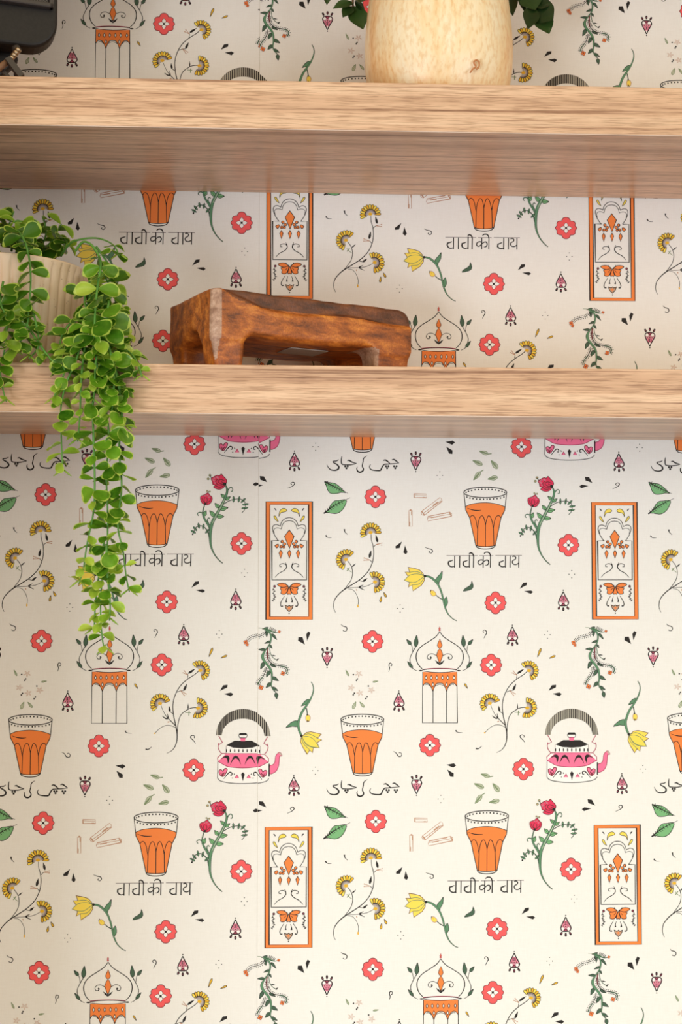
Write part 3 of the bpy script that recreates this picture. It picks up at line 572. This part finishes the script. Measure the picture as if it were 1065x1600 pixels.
def depth_for(px,py,z):
    lo,hi=-.5,.3
    for _ in range(40):
        md=(lo+hi)/2
        if at(px,py,md).z<z: lo=md
        else: hi=md
    return at(px,py,(lo+hi)/2)
B=depth_for(643,483,A.z); Cc=depth_for(270,484,A.z)
SL=(B-A).length; yaw=math.atan2(B.y-A.y,B.x-A.x); SW=min((Cc-A).length,.150); SH=A.z-ztop(A.x)
print('stool',A,B,Cc,SL,SW,SH,math.degrees(yaw))
h=.0019; pad=.012
gx=np.arange(-pad,SL+pad,h); gy=np.arange(-pad,SW+pad,h); gz=np.arange(-pad,SH+pad,h)
X,Y,Z=np.meshgrid(gx,gy,gz,indexing='ij')
def rbox(cx,cy,cz,hx,hy,hz,r):
    qx=np.abs(X-cx)-hx+r;qy=np.abs(Y-cy)-hy+r;qz=np.abs(Z-cz)-hz+r
    return np.sqrt(np.maximum(qx,0)**2+np.maximum(qy,0)**2+np.maximum(qz,0)**2)+np.minimum(np.maximum(qx,np.maximum(qy,qz)),0)-r
slab=rbox(SL/2,SW/2,SH-.04,SL/2,SW/2,.04,.003)
slab=smax(slab,(.0455-.004*np.sin(np.pi*np.clip((X-.04)/(SL-.10),0,1))-Z)*.95,.010)
body=slab
t=np.clip(1-Z/SH,0,1)
for sx in (0,1):
    for sy in (0,1):
        ux=X if sx==0 else SL-X; uy=Y if sy==0 else SW-Y
        lw=(.050 if sx==0 else .062)-.006*t; ld=.046-.004*t; ins=.004*t**1.5
        qx=np.abs(ux-(ins+lw)/2)-(lw-ins)/2+.007; qy=np.abs(uy-(ins+ld)/2)-(ld-ins)/2+.007
        leg=np.sqrt(np.maximum(qx,0)**2+np.maximum(qy,0)**2)+np.minimum(np.maximum(qx,qy),0)-.007
        leg=smax(leg,Z-(SH-.01),.002); body=smin(body,leg,.016)
body=np.maximum(body,rbox(SL/2,SW/2,SH/2,SL/2,SW/2,SH/2+.02,.002)-.0) ; body=smax(body,Z-SH,.0015)
body=np.maximum(body,smax(X-SL,Z-SH,.022))
tun=(np.sqrt(((Y-SW*.47)/.027)**2+(Z/.057)**2)-1)*.027
body=smax(body,-np.maximum(tun,X-.055),.006)
ridge=SH-.021*np.clip((X-.012)/.055,0,1)**.7+.003*np.sin(X*40)
band=np.maximum(np.maximum(ridge-Z,Y-.0038),.014-X)
body=smax(body,-band,.003)
body=smax(body,(.0085-(X+Y))/1.414,.0015)
body=np.maximum(body,-Z)
nz_=.0004*np.sin(X*70+1.3)*np.sin(Z*80+Y*50)+.0002*np.sin(X*190+Z*150)*np.sin(Y*170)
body=body+nz_*(Z>.004)
body[Z<0.0]=np.maximum(body[Z<0.0],.0005)
V,Q=surface_nets(body,(gx[0],gy[0],gz[0]),h)
cen=V[Q].mean(1); edge=(cen[:,0]+cen[:,1]<.0118)
inner=(np.abs(cen[:,0]-(SL-.062))<.010)&(cen[:,2]<.045)&(cen[:,1]<.06)
ew=(edge|inner)
def stool_mat(name,c0,c1,c2):
    mt,N,L,b=new_mat(name); tc=N.new('ShaderNodeTexCoord'); mp=N.new('ShaderNodeMapping'); mp.inputs['Scale'].default_value=(16,44,44); L.new(tc.outputs['Object'],mp.inputs[0])
    n=N.new('ShaderNodeTexNoise'); n.inputs['Scale'].default_value=1.6; n.inputs['Detail'].default_value=8; n.inputs['Roughness'].default_value=.65; n.inputs['Distortion'].default_value=.25; L.new(mp.outputs[0],n.inputs['Vector'])
    r=N.new('ShaderNodeValToRGB'); e=r.color_ramp.elements; e.new(.5); e[0].position=.34; e[0].color=c0; e[1].position=.52; e[1].color=c1; e[2].position=.70; e[2].color=c2; L.new(n.outputs['Fac'],r.inputs[0])
    n2=N.new('ShaderNodeTexNoise'); n2.inputs['Scale'].default_value=420; n2.inputs['Detail'].default_value=3; L.new(tc.outputs['Object'],n2.inputs['Vector'])
    r2=N.new('ShaderNodeValToRGB'); r2.color_ramp.elements[0].position=.35; r2.color_ramp.elements[0].color=(.62,.55,.5,1); r2.color_ramp.elements[1].position=.6; L.new(n2.outputs['Fac'],r2.inputs[0])
    mx=N.new('ShaderNodeMix'); mx.data_type='RGBA'; mx.blend_type='MULTIPLY'; mx.inputs[0].default_value=.55; L.new(r.outputs[0],mx.inputs[6]); L.new(r2.outputs[0],mx.inputs[7]); L.new(mx.outputs[2],b.inputs['Base Color'])
    b.inputs['Roughness'].default_value=.42; b.inputs['Specular IOR Level'].default_value=.5
    bp=N.new('ShaderNodeBump'); bp.inputs['Strength'].default_value=.3; bp.inputs['Distance'].default_value=.0015; L.new(n2.outputs['Fac'],bp.inputs['Height']); L.new(bp.outputs[0],b.inputs['Normal'])
    return mt
sm=stool_mat('carved_wood',srgb(108,56,24),srgb(184,102,38),srgb(236,152,62)); sw=stool_mat('worn_wood',srgb(150,112,90),srgb(192,154,130),srgb(220,190,168))
dk=stool_mat('shaded_band_wood',srgb(70,40,26),srgb(116,66,38),srgb(150,88,48))  # darker copy of the carved wood; the recessed band's shade is in its colour
bandf=(cen[:,2]>np.interp(cen[:,0],[.012,.03,.067,SL],[SH,SH-.013,SH-.020,SH-.022]))&(cen[:,1]<.0055)&(cen[:,0]>.014)
mi=np.where(ew,1,np.where(bandf,2,0)).astype(int)
stool=empty('carved_stool',(A.x,A.y,ztop(A.x)),'low carved brown wooden stool with four stubby legs on the lower shelf','stool',rz=yaw)
stool.rotation_euler=(0,TILT*math.cos(yaw),yaw)
s=mesh_obj('stool_body',V,[tuple(int(i) for i in q) for q in Q],[sm,sw,dk],stool,True,mi); s['label']='carved seat and legs in one block of worn wood'
md=s.modifiers.new('soften','SMOOTH'); md.factor=.5; md.iterations=4
Lc=Matrix.Rotation(-yaw,4,'Z')@(at(474,552,-.145)-Vector((A.x,A.y,0)))
lb=bm_obj('paper_label',box_bm(Lc.x-.030,Lc.x+.026,Lc.y-.022,Lc.y+.022,.0398,.0411,.0002,1),plain('label_paper',(176,168,160),.6),stool); lb['label']='small grey paper label stuck under the seat'

# ---------------------------------------------------------------- lathe helper, vase and pot
def lathe(prof,n,cx,cy,z0,flute=None):
    V=[];F=[]
    for r,z in prof:
        for i in range(n):
            a=2*math.pi*i/n; k=flute(a,z) if (flute and r>0) else 1
            V.append((cx+r*k*math.cos(a),cy+r*k*math.sin(a),z0+z))
    for j in range(len(prof)-1):
        for i in range(n): F.append((j*n+i,j*n+(i+1)%n,(j+1)*n+(i+1)%n,(j+1)*n+i))
    F.append(tuple(range(n))[::-1]); return V,F
vc=at(684.8,110,-.15); vz=ztop(vc.x,True)
vase=empty('plant_vase',(vc.x,-.15,vz),'large pale mottled rounded vase with leafy sprigs on the upper shelf','vase')
prof=[(.070,0),(.080,.006),(.089,.02),(.0960,.04),(.0995,.055),(.1014,.075),(.1018,.1),(.0998,.13),(.0966,.16),(.091,.19),(.083,.22),(.072,.25),(.064,.27),(.062,.28),(.065,.287),(.062,.29),(.057,.286),(.055,.275),(.056,.25),(.05,.22),(.001,.22)]
pp=[tuple(v)[:2] for v in catmull([(a,b_,0) for a,b_ in prof[:15]],4)]+prof[15:]
V_,F_=lathe(pp,96,0,0,0)
vm,N,L,b=new_mat('mottled_vase'); tc=N.new('ShaderNodeTexCoord'); mp=N.new('ShaderNodeMapping'); mp.inputs['Scale'].default_value=(15,15,5); mp.inputs['Location'].default_value=(2.3,1,0); L.new(tc.outputs['Object'],mp.inputs[0])
n=N.new('ShaderNodeTexNoise'); n.inputs['Detail'].default_value=7; n.inputs['Scale'].default_value=1.0; n.inputs['Distortion'].default_value=.5; n.inputs['Roughness'].default_value=.68; L.new(mp.outputs[0],n.inputs['Vector'])
r=N.new('ShaderNodeValToRGB'); e=r.color_ramp.elements; e.new(.5);e.new(.6); 
for k,(p,c_) in zip(e,[(.30,srgb(216,150,84)),(.41,srgb(244,198,138)),(.52,srgb(253,226,180)),(.66,srgb(255,240,208))]): k.position=p;k.color=c_
L.new(n.outputs['Fac'],r.inputs[0])
n2=N.new('ShaderNodeTexNoise'); n2.inputs['Scale'].default_value=1; n2.inputs['Detail'].default_value=5; mp2=N.new('ShaderNodeMapping'); mp2.inputs['Scale'].default_value=(200,200,90); L.new(tc.outputs['Object'],mp2.inputs[0]); L.new(mp2.outputs[0],n2.inputs['Vector'])
r2=N.new('ShaderNodeValToRGB'); r2.color_ramp.elements[0].position=.34; r2.color_ramp.elements[0].color=(.84,.66,.46,1); r2.color_ramp.elements[1].position=.52; L.new(n2.outputs['Fac'],r2.inputs[0])
mx=N.new('ShaderNodeMix'); mx.data_type='RGBA'; mx.blend_type='MULTIPLY'; mx.inputs[0].default_value=.6; L.new(r.outputs[0],mx.inputs[6]); L.new(r2.outputs[0],mx.inputs[7]); L.new(mx.outputs[2],b.inputs['Base Color'])
b.inputs['Roughness'].default_value=.34; b.inputs['Specular IOR Level'].default_value=.5
bp=N.new('ShaderNodeBump'); bp.inputs['Strength'].default_value=.15; bp.inputs['Distance'].default_value=.002; L.new(n2.outputs['Fac'],bp.inputs['Height']); L.new(bp.outputs[0],b.inputs['Normal'])
mesh_obj('vase_body',V_,F_,vm,vase,True)
# small brown whorl mark low on the vase
wm=plain('brown_mark',(196,132,84),.5)
def on_vase(px,py):
    v=(at(px,py,-.2)-CAM).normalized(); o=CAM-Vector((vc.x,-.15,0)); a_=v.x**2+v.y**2; b_=2*(o.x*v.x+o.y*v.y); c_=o.x**2+o.y**2-.1018**2
    t=(-b_-math.sqrt(b_*b_-4*a_*c_))/(2*a_); return CAM+v*t-Vector((vc.x,-.15,vz))
V_,F_=tube(catmull([on_vase(*q) for q in ((734,114),(738,108),(743,104),(740,98),(743,94),(748,97),(748,104),(744,108))],4),[.0005]+[.0012]*28+[.0005],6); mesh_obj('knot_mark',V_,F_,wm,vase,True)

def leaf_mat(name,c0,c1,tr=.25,rough=.26):
    mt,N,L,b=new_mat(name); oi=N.new('ShaderNodeObjectInfo'); r=N.new('ShaderNodeValToRGB'); r.color_ramp.elements[0].color=srgb(*c0); r.color_ramp.elements[1].color=srgb(*c1)
    tc=N.new('ShaderNodeTexCoord'); n=N.new('ShaderNodeTexNoise'); n.inputs['Scale'].default_value=2.2; n.inputs['Detail'].default_value=2; L.new(tc.outputs['Object'],n.inputs['Vector'])
    m1=N.new('ShaderNodeMath'); m1.operation='MULTIPLY_ADD'; m1.inputs[1].default_value=.7; L.new(oi.outputs['Random'],m1.inputs[0]); m2=N.new('ShaderNodeMath'); m2.operation='MULTIPLY_ADD'; m2.inputs[1].default_value=.9; m2.inputs[2].default_value=-.3; L.new(n.outputs['Fac'],m2.inputs[0]); L.new(m2.outputs[0],m1.inputs[2])
    L.new(m1.outputs[0],r.inputs[0]); L.new(r.outputs[0],b.inputs['Base Color']); b.inputs['Roughness'].default_value=rough; b.inputs['Specular IOR Level'].default_value=.5
    if tr:
        t_=N.new('ShaderNodeBsdfTranslucent'); L.new(r.outputs[0],t_.inputs[0]); ms=N.new('ShaderNodeMixShader'); ms.inputs[0].default_value=tr; out=N['Material Output']; L.new(b.outputs[0],ms.inputs[1]); L.new(t_.outputs[0],ms.inputs[2]); L.new(ms.outputs[0],out.inputs[0])
    return mt
LG=leaf_mat('leaf_green',(38,94,14),(128,184,44)); LY=leaf_mat('leaf_young',(120,172,44),(192,214,78)); LM=leaf_mat('leaf_margin',(176,206,84),(206,226,110),.3); DG=leaf_mat('dark_leaf',(24,46,20),(54,84,34),.1,.3)
STM=plain('green_stem',(92,146,58),.5,.4,noise=.15); BRN=plain('brown_twig',(120,90,56),.6,noise=.15)
def leaf_mesh(name,mats,wid,cup,droop,point=0,n=8):
    V=[];F=[];mi=[]; cols=(-1,-.86,-.42,0,.42,.86,1)
    for i in range(n+1):
        t=i/n
        if point: w=wid*math.sin(math.pi*min(1,t*.98+.01)**1.0)**1.1+.012
        else: w=wid*max(0,math.sin(math.pi*min(.985,(.03+.97*t))**1.45))**.62+.02*(1-t)
        w=max(w,.015)
        for c_ in cols: V.append((c_*w,t-0.0*abs(c_),cup*(c_*c_)*w*(1-.2*t)-droop*t*t+ (0.02 if abs(c_)<.1 else 0)*-1))
    for i in range(n):
        for j in range(6):
            a=i*7+j; F.append((a,a+1,a+8,a+7)); mi.append(1 if (j in(0,5) or (i==n-1)) else 0)
    me=bpy.data.meshes.new(name); me.from_pydata(V,[],F)
    for mm in mats: me.materials.append(mm)
    me.polygons.foreach_set('material_index',mi); me.polygons.foreach_set('use_smooth',[True]*len(F)); me.update(); return me
LM_A=[leaf_mesh('leaf_blade',[LG,LM],.44,.35,.12),leaf_mesh('leaf_blade',[LG,LM],.40,.5,.22),leaf_mesh('leaf_blade',[LG,LM],.47,.25,.05)]
LM_Y=[leaf_mesh('young_leaf_blade',[LY,LM],.40,.35,.12),leaf_mesh('young_leaf_blade',[LY,LM],.36,.5,.2)]
LM_D=[leaf_mesh('dark_leaf_blade',[DG,DG],.25,.3,.1,1),leaf_mesh('dark_leaf_blade',[DG,DG],.33,.2,.05,1)]
def put_leaf(me,pos,d,nrm,size,parent,name='leaf',ws=1):
    y=d.normalized(); z=(nrm-y*nrm.dot(y)); z=z.normalized() if z.length>1e-4 else y.orthogonal().normalized(); x=y.cross(z)
    m=Matrix((x*size*ws,y*size,z*size)).transposed().to_4x4(); m.translation=pos
    o=bpy.data.objects.new(name,me); COL.objects.link(o); o.parent=parent; o.matrix_parent_inverse=Matrix.Identity(4)
    pw=Matrix.Identity(4); q=parent
    while q: pw=Matrix.LocRotScale(q.location,q.rotation_euler,q.scale)@pw; q=q.parent
    o.matrix_local=pw.inverted()@m; return o
def lp(root,p): return Vector(p)-Vector(root.location)
# sprigs hanging beside the vase
def sprig(path,leaves,me_i,Yp):
    pts=[lp(vase,p) for p in path]; V_,F_=tube(catmull(pts,6),.0016,6); st_=mesh_obj('twig',V_,F_,BRN,vase,True)
    for (bx,by),(tx,ty),w,k in leaves:
        b0=at(bx,by,Yp); t0=at(tx,ty,Yp-.012+random.uniform(-.01,.01)); d=t0-b0
        put_leaf(LM_D[k],b0,d,Vector((random.uniform(-.4,.4),-1,random.uniform(.0,.6))),d.length,st_,ws=w*.8)
mouth=Vector((vc.x,-.15,vz+.28))
n1=at(551,4,-.13); n2=at(834,10,-.12); n3=at(797,-10,-.10)
sprig([mouth,mouth+Vector((-.05,0,.025)),Vector((n1.x-.005,-.13,vz+.25)),n1+Vector((0,0,.06)),n1,at(551,9,-.13)],
 [((553,4),(521,10),1.2,0),((551,9),(567,44),1.25,1),((550,10),(536,24),1.3,0),((554,2),(569,16),1.1,0),((556,-8),(562,3),1.5,1),((545,-12),(548,-36),1.1,1),((552,-25),(575,-40),1.1,0)],0,-.13)
sprig([mouth,mouth+Vector((.06,0,.02)),Vector((n2.x,-.12,vz+.24)),n2+Vector((-.005,0,.06)),n2,at(836,20,-.12)],
 [((832,10),(826,41),1.3,0),((836,14),(863,30),1.8,1),((838,18),(858,51),1.35,1),((834,8),(862,5),1.4,1),((822,-12),(836,14),2.0,1),((808,-8),(822,18),1.2,0),((815,-20),(840,-14),1.2,1)],0,-.12)
sprig([mouth,mouth+Vector((.05,.03,.02)),Vector((n3.x,-.09,vz+.24)),n3],[((799,-14),(800,21),1.0,0),((797,-18),(812,-26),1.1,1)],0,-.10)
sprig([mouth,mouth+Vector((-.05,.03,.02)),at(505,-30,-.09)+Vector((.01,0,.04)),at(510,-12,-.09)],[((510,-16),(511,6),1.4,0)],0,-.09)

# ---------------------------------------------------------------- fluted pot with trailing plant
PC=at(5,425,-.155); PR=132/(FPX/(DIST-.155))*1.0; pz=ztop(PC.x); PHt=PC.z-pz
print('pot',PC,PR,PHt)
pot=empty('trailing_potted_plant',(PC.x,-.155,pz),'green trailing plant in a fluted cream pot, hanging over the lower shelf','plant')
fl=lambda a,z:(1-.020*(abs(math.cos(25*a))<.0)-.034*(1-abs(math.sin(25*a)))**1.6*min(1,max(0,(PHt-.004-z)/.006))) if z<PHt-.002 else 1
k=PR
prof=[(k*.84,0),(k*.87,.004),(k*.90,.03),(k*.935,.07),(k*.965,.11),(k*.99,PHt-.012),(k,PHt-.003),(k*1.0,PHt-.001),(k*.99,PHt),(k*.955,PHt-.001),(k*.94,PHt-.006),(k*.92,PHt-.03)]
V_,F_=lathe(prof,600,0,0,0,fl)
potm=plain('speckled_ceramic',(232,212,184),.5,.45); N=potm.node_tree.nodes; L=potm.node_tree.links; b=N['Principled BSDF']
tc=N.new('ShaderNodeTexCoord'); vo=N.new('ShaderNodeTexVoronoi'); vo.inputs['Scale'].default_value=240; L.new(tc.outputs['Object'],vo.inputs['Vector'])
r=N.new('ShaderNodeValToRGB'); e=r.color_ramp.elements; e[0].position=.09; e[0].color=srgb(150,112,82); e[1].position=.17; e[1].color=srgb(240,214,186); L.new(vo.outputs['Distance'],r.inputs[0])
nn=N.new('ShaderNodeTexNoise'); nn.inputs['Scale'].default_value=110; L.new(tc.outputs['Object'],nn.inputs['Vector']); r3=N.new('ShaderNodeValToRGB'); r3.color_ramp.elements[0].position=.5; r3.color_ramp.elements[0].color=(0,0,0,1); r3.color_ramp.elements[1].position=.62; L.new(nn.outputs['Fac'],r3.inputs[0])
mx=N.new('ShaderNodeMix'); mx.data_type='RGBA'; L.new(r3.outputs[0],mx.inputs[0]); mx.inputs[6].default_value=srgb(240,214,186); L.new(r.outputs[0],mx.inputs[7]); L.new(mx.outputs[2],b.inputs['Base Color'])
p_=mesh_obj('pot',V_,F_,potm,pot,True); p_['label']='cream fluted pot with fine brown specks'
V_,F_=lathe([(k*.925,PHt-.024),(k*.5,PHt-.02),(.001,PHt-.016)],48,0,0,0); mesh_obj('soil',V_,F_[:-1],plain('soil',(62,46,34),.9,noise=.3,nscale=200),pot,True)
nleaf=[0]; EXTRA=[]
def strand(pts,spacing=.0155,s0=.026,s1=.015,young=.25,r0=.0017,phase=0,face=.9,tip=True,jit=.42,both=True,skip=0):
    P=[at(x,y,Y) for x,y,Y in pts]; C_=catmull(P,6); V_,F_=tube([p-pot.location for p in C_],[r0*(1-.5*i/len(C_)) for i in range(len(C_))],6)
    st_=mesh_obj('stem',V_,F_,STM,pot,True)
    tot=sum((b_-a).length for a,b_ in zip(C_,C_[1:])); d=spacing*.6; acc=0; k_=0
    for a,b_ in zip(C_,C_[1:]):
        l=(b_-a).length
        while acc+l>=d:
            t=(d-acc)/l; p=a+(b_-a)*t; u=d/tot; tang=(b_-a).normalized()
            size=(s0+(s1-s0)*u)*random.uniform(.74,1.2)
            az=phase+(0 if k_%2==0 else math.pi/2)+random.uniform(-jit,jit)*1.6
            for sgn in ((1,-1) if u>=skip else ()):
                h=Vector((math.cos(az)*sgn,-math.sin(az)*sgn,0)); 
                if h.y>.55 and random.random()<.45: continue
                hh=(h-tang*h.dot(tang)); hh=hh.normalized() if hh.length>.1 else h
                dd=hh+tang*random.uniform(-.15,.55)+Vector((0,0,random.uniform(-.45,.3)))
                if h.y<-.6: dd+=Vector((random.uniform(-.4,.4),0,-.35))
                n_=Vector((random.uniform(-.5,.5),-face*(1-.45*u)+random.uniform(-.35,.45),random.uniform(.2,1.1)))
                yg=u>1-young and random.random()<.75 or random.random()<.06
                me=random.choice(LM_Y if yg else LM_A)
                if nleaf[0]<300: put_leaf(me,p+hh*.0012,dd,n_,size*1.08,st_); nleaf[0]+=1
                else: EXTRA.append((me,p+hh*.0012,dd,n_,size))
            k_+=1; d+=spacing*(1-.2*u)*random.uniform(.9,1.1)
        acc+=l
    if tip:
        p=C_[-1]
        for s_ in (-1,1):
            V2,F2=tube([p-pot.location+Vector((0,0,.004)),p-pot.location+Vector((s_*.006,-.001,-.001)),p-pot.location+Vector((s_*.011,-.002,-.005))],[.0008,.0013,.0004],5); mesh_obj('tip_shoot',V2,F2,LY,st_,True)
F0=-.296
# long strands hanging over the shelf front, seen largest
strand([(118,392,-.24),(130,378,-.25),(145,385,-.26),(157,410,-.27),(152,450,-.285),(148,500,-.295),(150,560,F0),(162,620,F0),(170,680,F0),(166,740,F0),(168,800,F0),(167,860,F0),(160,900,F0),(157,950,F0),(160,1000,F0),(165,1016,F0)],spacing=.0165,s0=.027,s1=.018,skip=.10)
strand([(170,470,-.28),(166,520,-.292),(180,580,-.298),(190,640,-.300),(186,700,-.299),(190,760,-.298),(184,820,-.298),(192,860,-.298),(197,900,-.298),(202,925,-.298)],spacing=.0165,s0=.026,s1=.015,phase=.8)
strand([(135,500,-.285),(120,560,F0),(103,600,F0),(95,640,F0),(96,690,F0),(98,738,F0)],spacing=.0150,s0=.024,s1=.017,phase=.3)
strand([(135,520,-.29),(128,580,-.302),(126,620,-.303),(124,660,-.302),(121,690,-.302)],spacing=.0125,s0=.019,s1=.012,young=.7,phase=1.0)
strand([(160,560,-.294),(146,620,-.300),(146,680,-.300),(148,750,-.300),(146,800,-.300),(136,850,-.300),(130,890,-.300),(123,912,-.300)],spacing=.0165,s0=.025,s1=.016,phase=.5)
strand([(163,840,-.294),(158,880,-.294),(150,930,-.294),(147,985,-.294)],spacing=.0185,s0=.021,s1=.017,phase=.2)
strand([(166,850,-.300),(168,900,-.300),(172,940,-.300),(171,970,-.300)],spacing=.0165,s0=.021,s1=.015,phase=.9)
strand([(160,500,-.288),(150,560,-.304),(148,600,-.305),(146,628,-.305)],spacing=.0115,s0=.024,s1=.012,young=.8,phase=.2)
strand([(172,560,-.292),(178,590,-.304),(176,630,-.305),(172,655,-.305)],spacing=.012,s0=.024,s1=.014,phase=.6)
strand([(178,570,-.29),(186,600,-.297),(190,640,-.297),(193,668,-.297)],spacing=.013,s0=.026,s1=.014,phase=.1)
# rosette falling right of the pot
strand([(140,430,-.2),(158,425,-.2),(168,440,-.21),(172,450,-.22),(172,500,-.24),(176,545,-.27),(186,560,-.29)],spacing=.0145,s0=.025,s1=.023,phase=.4)
strand([(150,385,-.2),(172,420,-.19),(180,470,-.2),(192,510,-.2),(190,545,-.21)],spacing=.016,s0=.018,s1=.017,phase=.1)
strand([(140,440,-.25),(132,470,-.262),(140,500,-.27),(125,530,-.28),(118,560,-.29)],spacing=.013,s0=.025,s1=.022,phase=.7)
strand([(145,450,-.25),(130,490,-.268),(105,510,-.275),(94,535,-.28),(100,555,-.285)],spacing=.0135,s0=.024,s1=.018,phase=.2,young=.3)
strand([(165,470,-.25),(155,520,-.27),(165,550,-.28)],spacing=.012,s0=.025,s1=.023,phase=1.2,tip=False)
strand([(160,530,-.26),(185,540,-.27),(205,553,-.285),(216,570,-.297),(222,590,-.297)],spacing=.0135,s0=.020,s1=.013,phase=.3)
strand([(150,510,-.24),(172,525,-.26),(195,545,-.27),(200,560,-.28)],spacing=.013,s0=.024,s1=.02,phase=1.)
# over the front left of the pot
strand([(18,392,-.20),(22,360,-.24),(35,370,-.272),(45,400,-.280),(48,440,-.282),(45,480,-.283),(40,520,-.286),(20,548,-.29)],spacing=.0135,s0=.025,s1=.020,phase=.3)
strand([(-20,470,-.27),(0,480,-.28),(20,500,-.284),(26,530,-.286),(22,548,-.288)],spacing=.0145,s0=.025,s1=.016,phase=.9)
strand([(-15,500,-.285),(-4,540,-.294),(0,580,F0),(5,610,F0),(10,628,F0)],spacing=.0145,s0=.026,s1=.014,phase=.2)
strand([(45,470,-.275),(55,500,-.283),(60,540,-.287),(45,560,-.29)],spacing=.0155,s0=.019,s1=.016,phase=.5,face=.5)
strand([(40,505,-.284),(60,535,-.288),(80,562,-.293),(101,577,-.297),(88,610,-.297),(84,625,-.297)],spacing=.019,s0=.024,s1=.015,phase=.1)
strand([(5,440,-.275),(0,470,-.285),(10,500,-.288),(8,540,-.292),(4,560,-.293)],spacing=.013,s0=.024,s1=.022,phase=.6,tip=False)
# bushy top above the rim
for q in ([(-10,395,-.17),(10,360,-.18),(22,330,-.19)],[(25,395,-.15),(38,370,-.16),(48,352,-.17)],[(60,395,-.14),(72,365,-.15),(66,338,-.16)],[(60,400,-.15),(88,372,-.16),(104,378,-.17),(100,386,-.18)],[(30,395,-.2),(42,365,-.22),(30,345,-.23),(14,352,-.24)],[(70,400,-.12),(85,370,-.12),(96,350,-.13)]):
    strand(q,spacing=.0115,s0=.024,s1=.020,phase=random.random()*2,young=.2,tip=False,face=1)
strand([(95,400,-.19),(105,385,-.2),(118,376,-.21),(150,372,-.22),(176,382,-.23),(186,400,-.24)],spacing=.016,s0=.018,s1=.018,phase=.1,young=0,skip=.72)
print('leaves',nleaf[0],len(EXTRA))
if EXTRA:
    VV=[];FF=[];MI=[]
    mats=[LG,LY,LM]
    for me,p,dd,n_,size in EXTRA:
        y=dd.normalized(); z=(n_-y*n_.dot(y)).normalized(); x=y.cross(z); o0=len(VV); yg=me in LM_Y
        for v in me.vertices: VV.append(tuple(p-pot.location+(x*v.co.x+y*v.co.y+z*v.co.z)*size))
        for pl in me.polygons: FF.append(tuple(o0+i for i in pl.vertices)); MI.append(2 if pl.material_index else (1 if yg else 0))
    ex=mesh_obj('leaves',VV,FF,mats,pot,True,MI); ex['kind']='stuff'

# ---------------------------------------------------------------- black speaker on its small stand, upper left
BLK=plain('black_leatherette',(30,26,25),.5,.4,noise=.25,nscale=300); BLM=plain('black_trim',(66,60,58),.35,.5); GR,N,L,b=new_mat('grille_cloth')
tc=N.new('ShaderNodeTexCoord'); mp=N.new('ShaderNodeMapping'); mp.inputs['Rotation'].default_value=(0,math.radians(45),0); L.new(tc.outputs['Object'],mp.inputs[0]); ck=N.new('ShaderNodeTexVoronoi'); ck.inputs['Scale'].default_value=420; ck.inputs['Randomness'].default_value=.15; L.new(mp.outputs[0],ck.inputs['Vector'])
r=N.new('ShaderNodeValToRGB'); r.color_ramp.elements[0].position=.25; r.color_ramp.elements[0].color=srgb(92,84,78); r.color_ramp.elements[1].position=.45; r.color_ramp.elements[1].color=srgb(14,12,12); L.new(ck.outputs['Distance'],r.inputs[0]); L.new(r.outputs[0],b.inputs['Base Color']); b.inputs['Roughness'].default_value=.5
MET=plain('brushed_metal',(196,176,150),.3,.5,metal=1); LEGW=plain('stand_wood',(142,104,76),.5,noise=.2)
sp0=at(83,30,-.165); zb=at(38,88,-.195).z
spk=empty('table_speaker',(sp0.x,-.165,ztop(sp0.x,True)),'black speaker with mesh grille on a small stand at the upper shelf\'s left end','speaker',rz=math.radians(17))
zl=zb-spk.location.z
bm=box_bm(-.19,0,-.055,-.022,zl,zl+.26)
ed=[e_ for e_ in bm.edges if abs(e_.verts[0].co.y-e_.verts[1].co.y)>.02]; bmesh.ops.bevel(bm,geom=ed,offset=.036,segments=8,profile=.5,affect='EDGES')
ed=[e_ for e_ in bm.edges if e_.calc_face_angle(0)>.9]; bmesh.ops.bevel(bm,geom=ed,offset=.005,segments=3,profile=.5,affect='EDGES')
bo=bm_obj('cabinet',bm,BLK,spk)
gz0=at(60,16,-.215).z-spk.location.z
bm_obj('grille',box_bm(-.180,-.012,-.0595,-.054,gz0+.005,zl+.235,.001,1),GR,spk)
for nm,bx in (('grille_frame',(-.184,-.006,-.064,-.054,gz0-.002,gz0+.005)),('grille_frame',(-.012,-.006,-.064,-.054,gz0-.002,zl+.24)),('grille_frame',(-.184,-.178,-.064,-.054,gz0-.002,zl+.24)),('grille_frame',(-.184,-.006,-.064,-.054,zl+.235,zl+.241))):
    bm_obj(nm,box_bm(*bx,bev=.0018,seg=2),BLM,spk)
Ms=Matrix.LocRotScale(spk.location,spk.rotation_euler,None).inverted()
def stub(nm,pa,pb,r0,r1,mat,sides=14,flat=None):
    a=Ms@pa; c_=Ms@pb
    V_,F_=tube([a,a.lerp(c_,.5),c_],[r0,(r0+r1)/2,r1],sides); return mesh_obj(nm,V_,F_,mat,spk,sides>6)
stub('pivot_cap',at(24,73,-.235),at(27,80,-.235),.0052,.0058,BLM)
q0,q1=at(29,77,-.24),at(16,93,-.245)
for i in range(4): stub('collar',q0.lerp(q1,i*.25),q0.lerp(q1,i*.25+.2),.0044-.0002*i,.0042-.0002*i,MET)
stub('stand_leg',q1,at(-30,128,-.25),.0036,.0058,LEGW)
stub('stand_leg',at(12,92,-.248),at(34,121,-.252),.0052,.0056,BLM,4)
stub('stand_leg',at(-2,104,-.24),at(14,121,-.24),.0030,.0030,BLM,4)
stub('stand_foot',at(8,121,-.248),at(38,123,-.248),.0022,.0022,BLM,8)
bm=box_bm(-.045,.045,-.012,.012,-.022,.022,.006,3); bo=bm_obj('lower_housing',bm,BLK,spk); c_=Ms@at(-28,74,-.20); bo.location=c_; bo.rotation_euler=(0,math.radians(40),0)
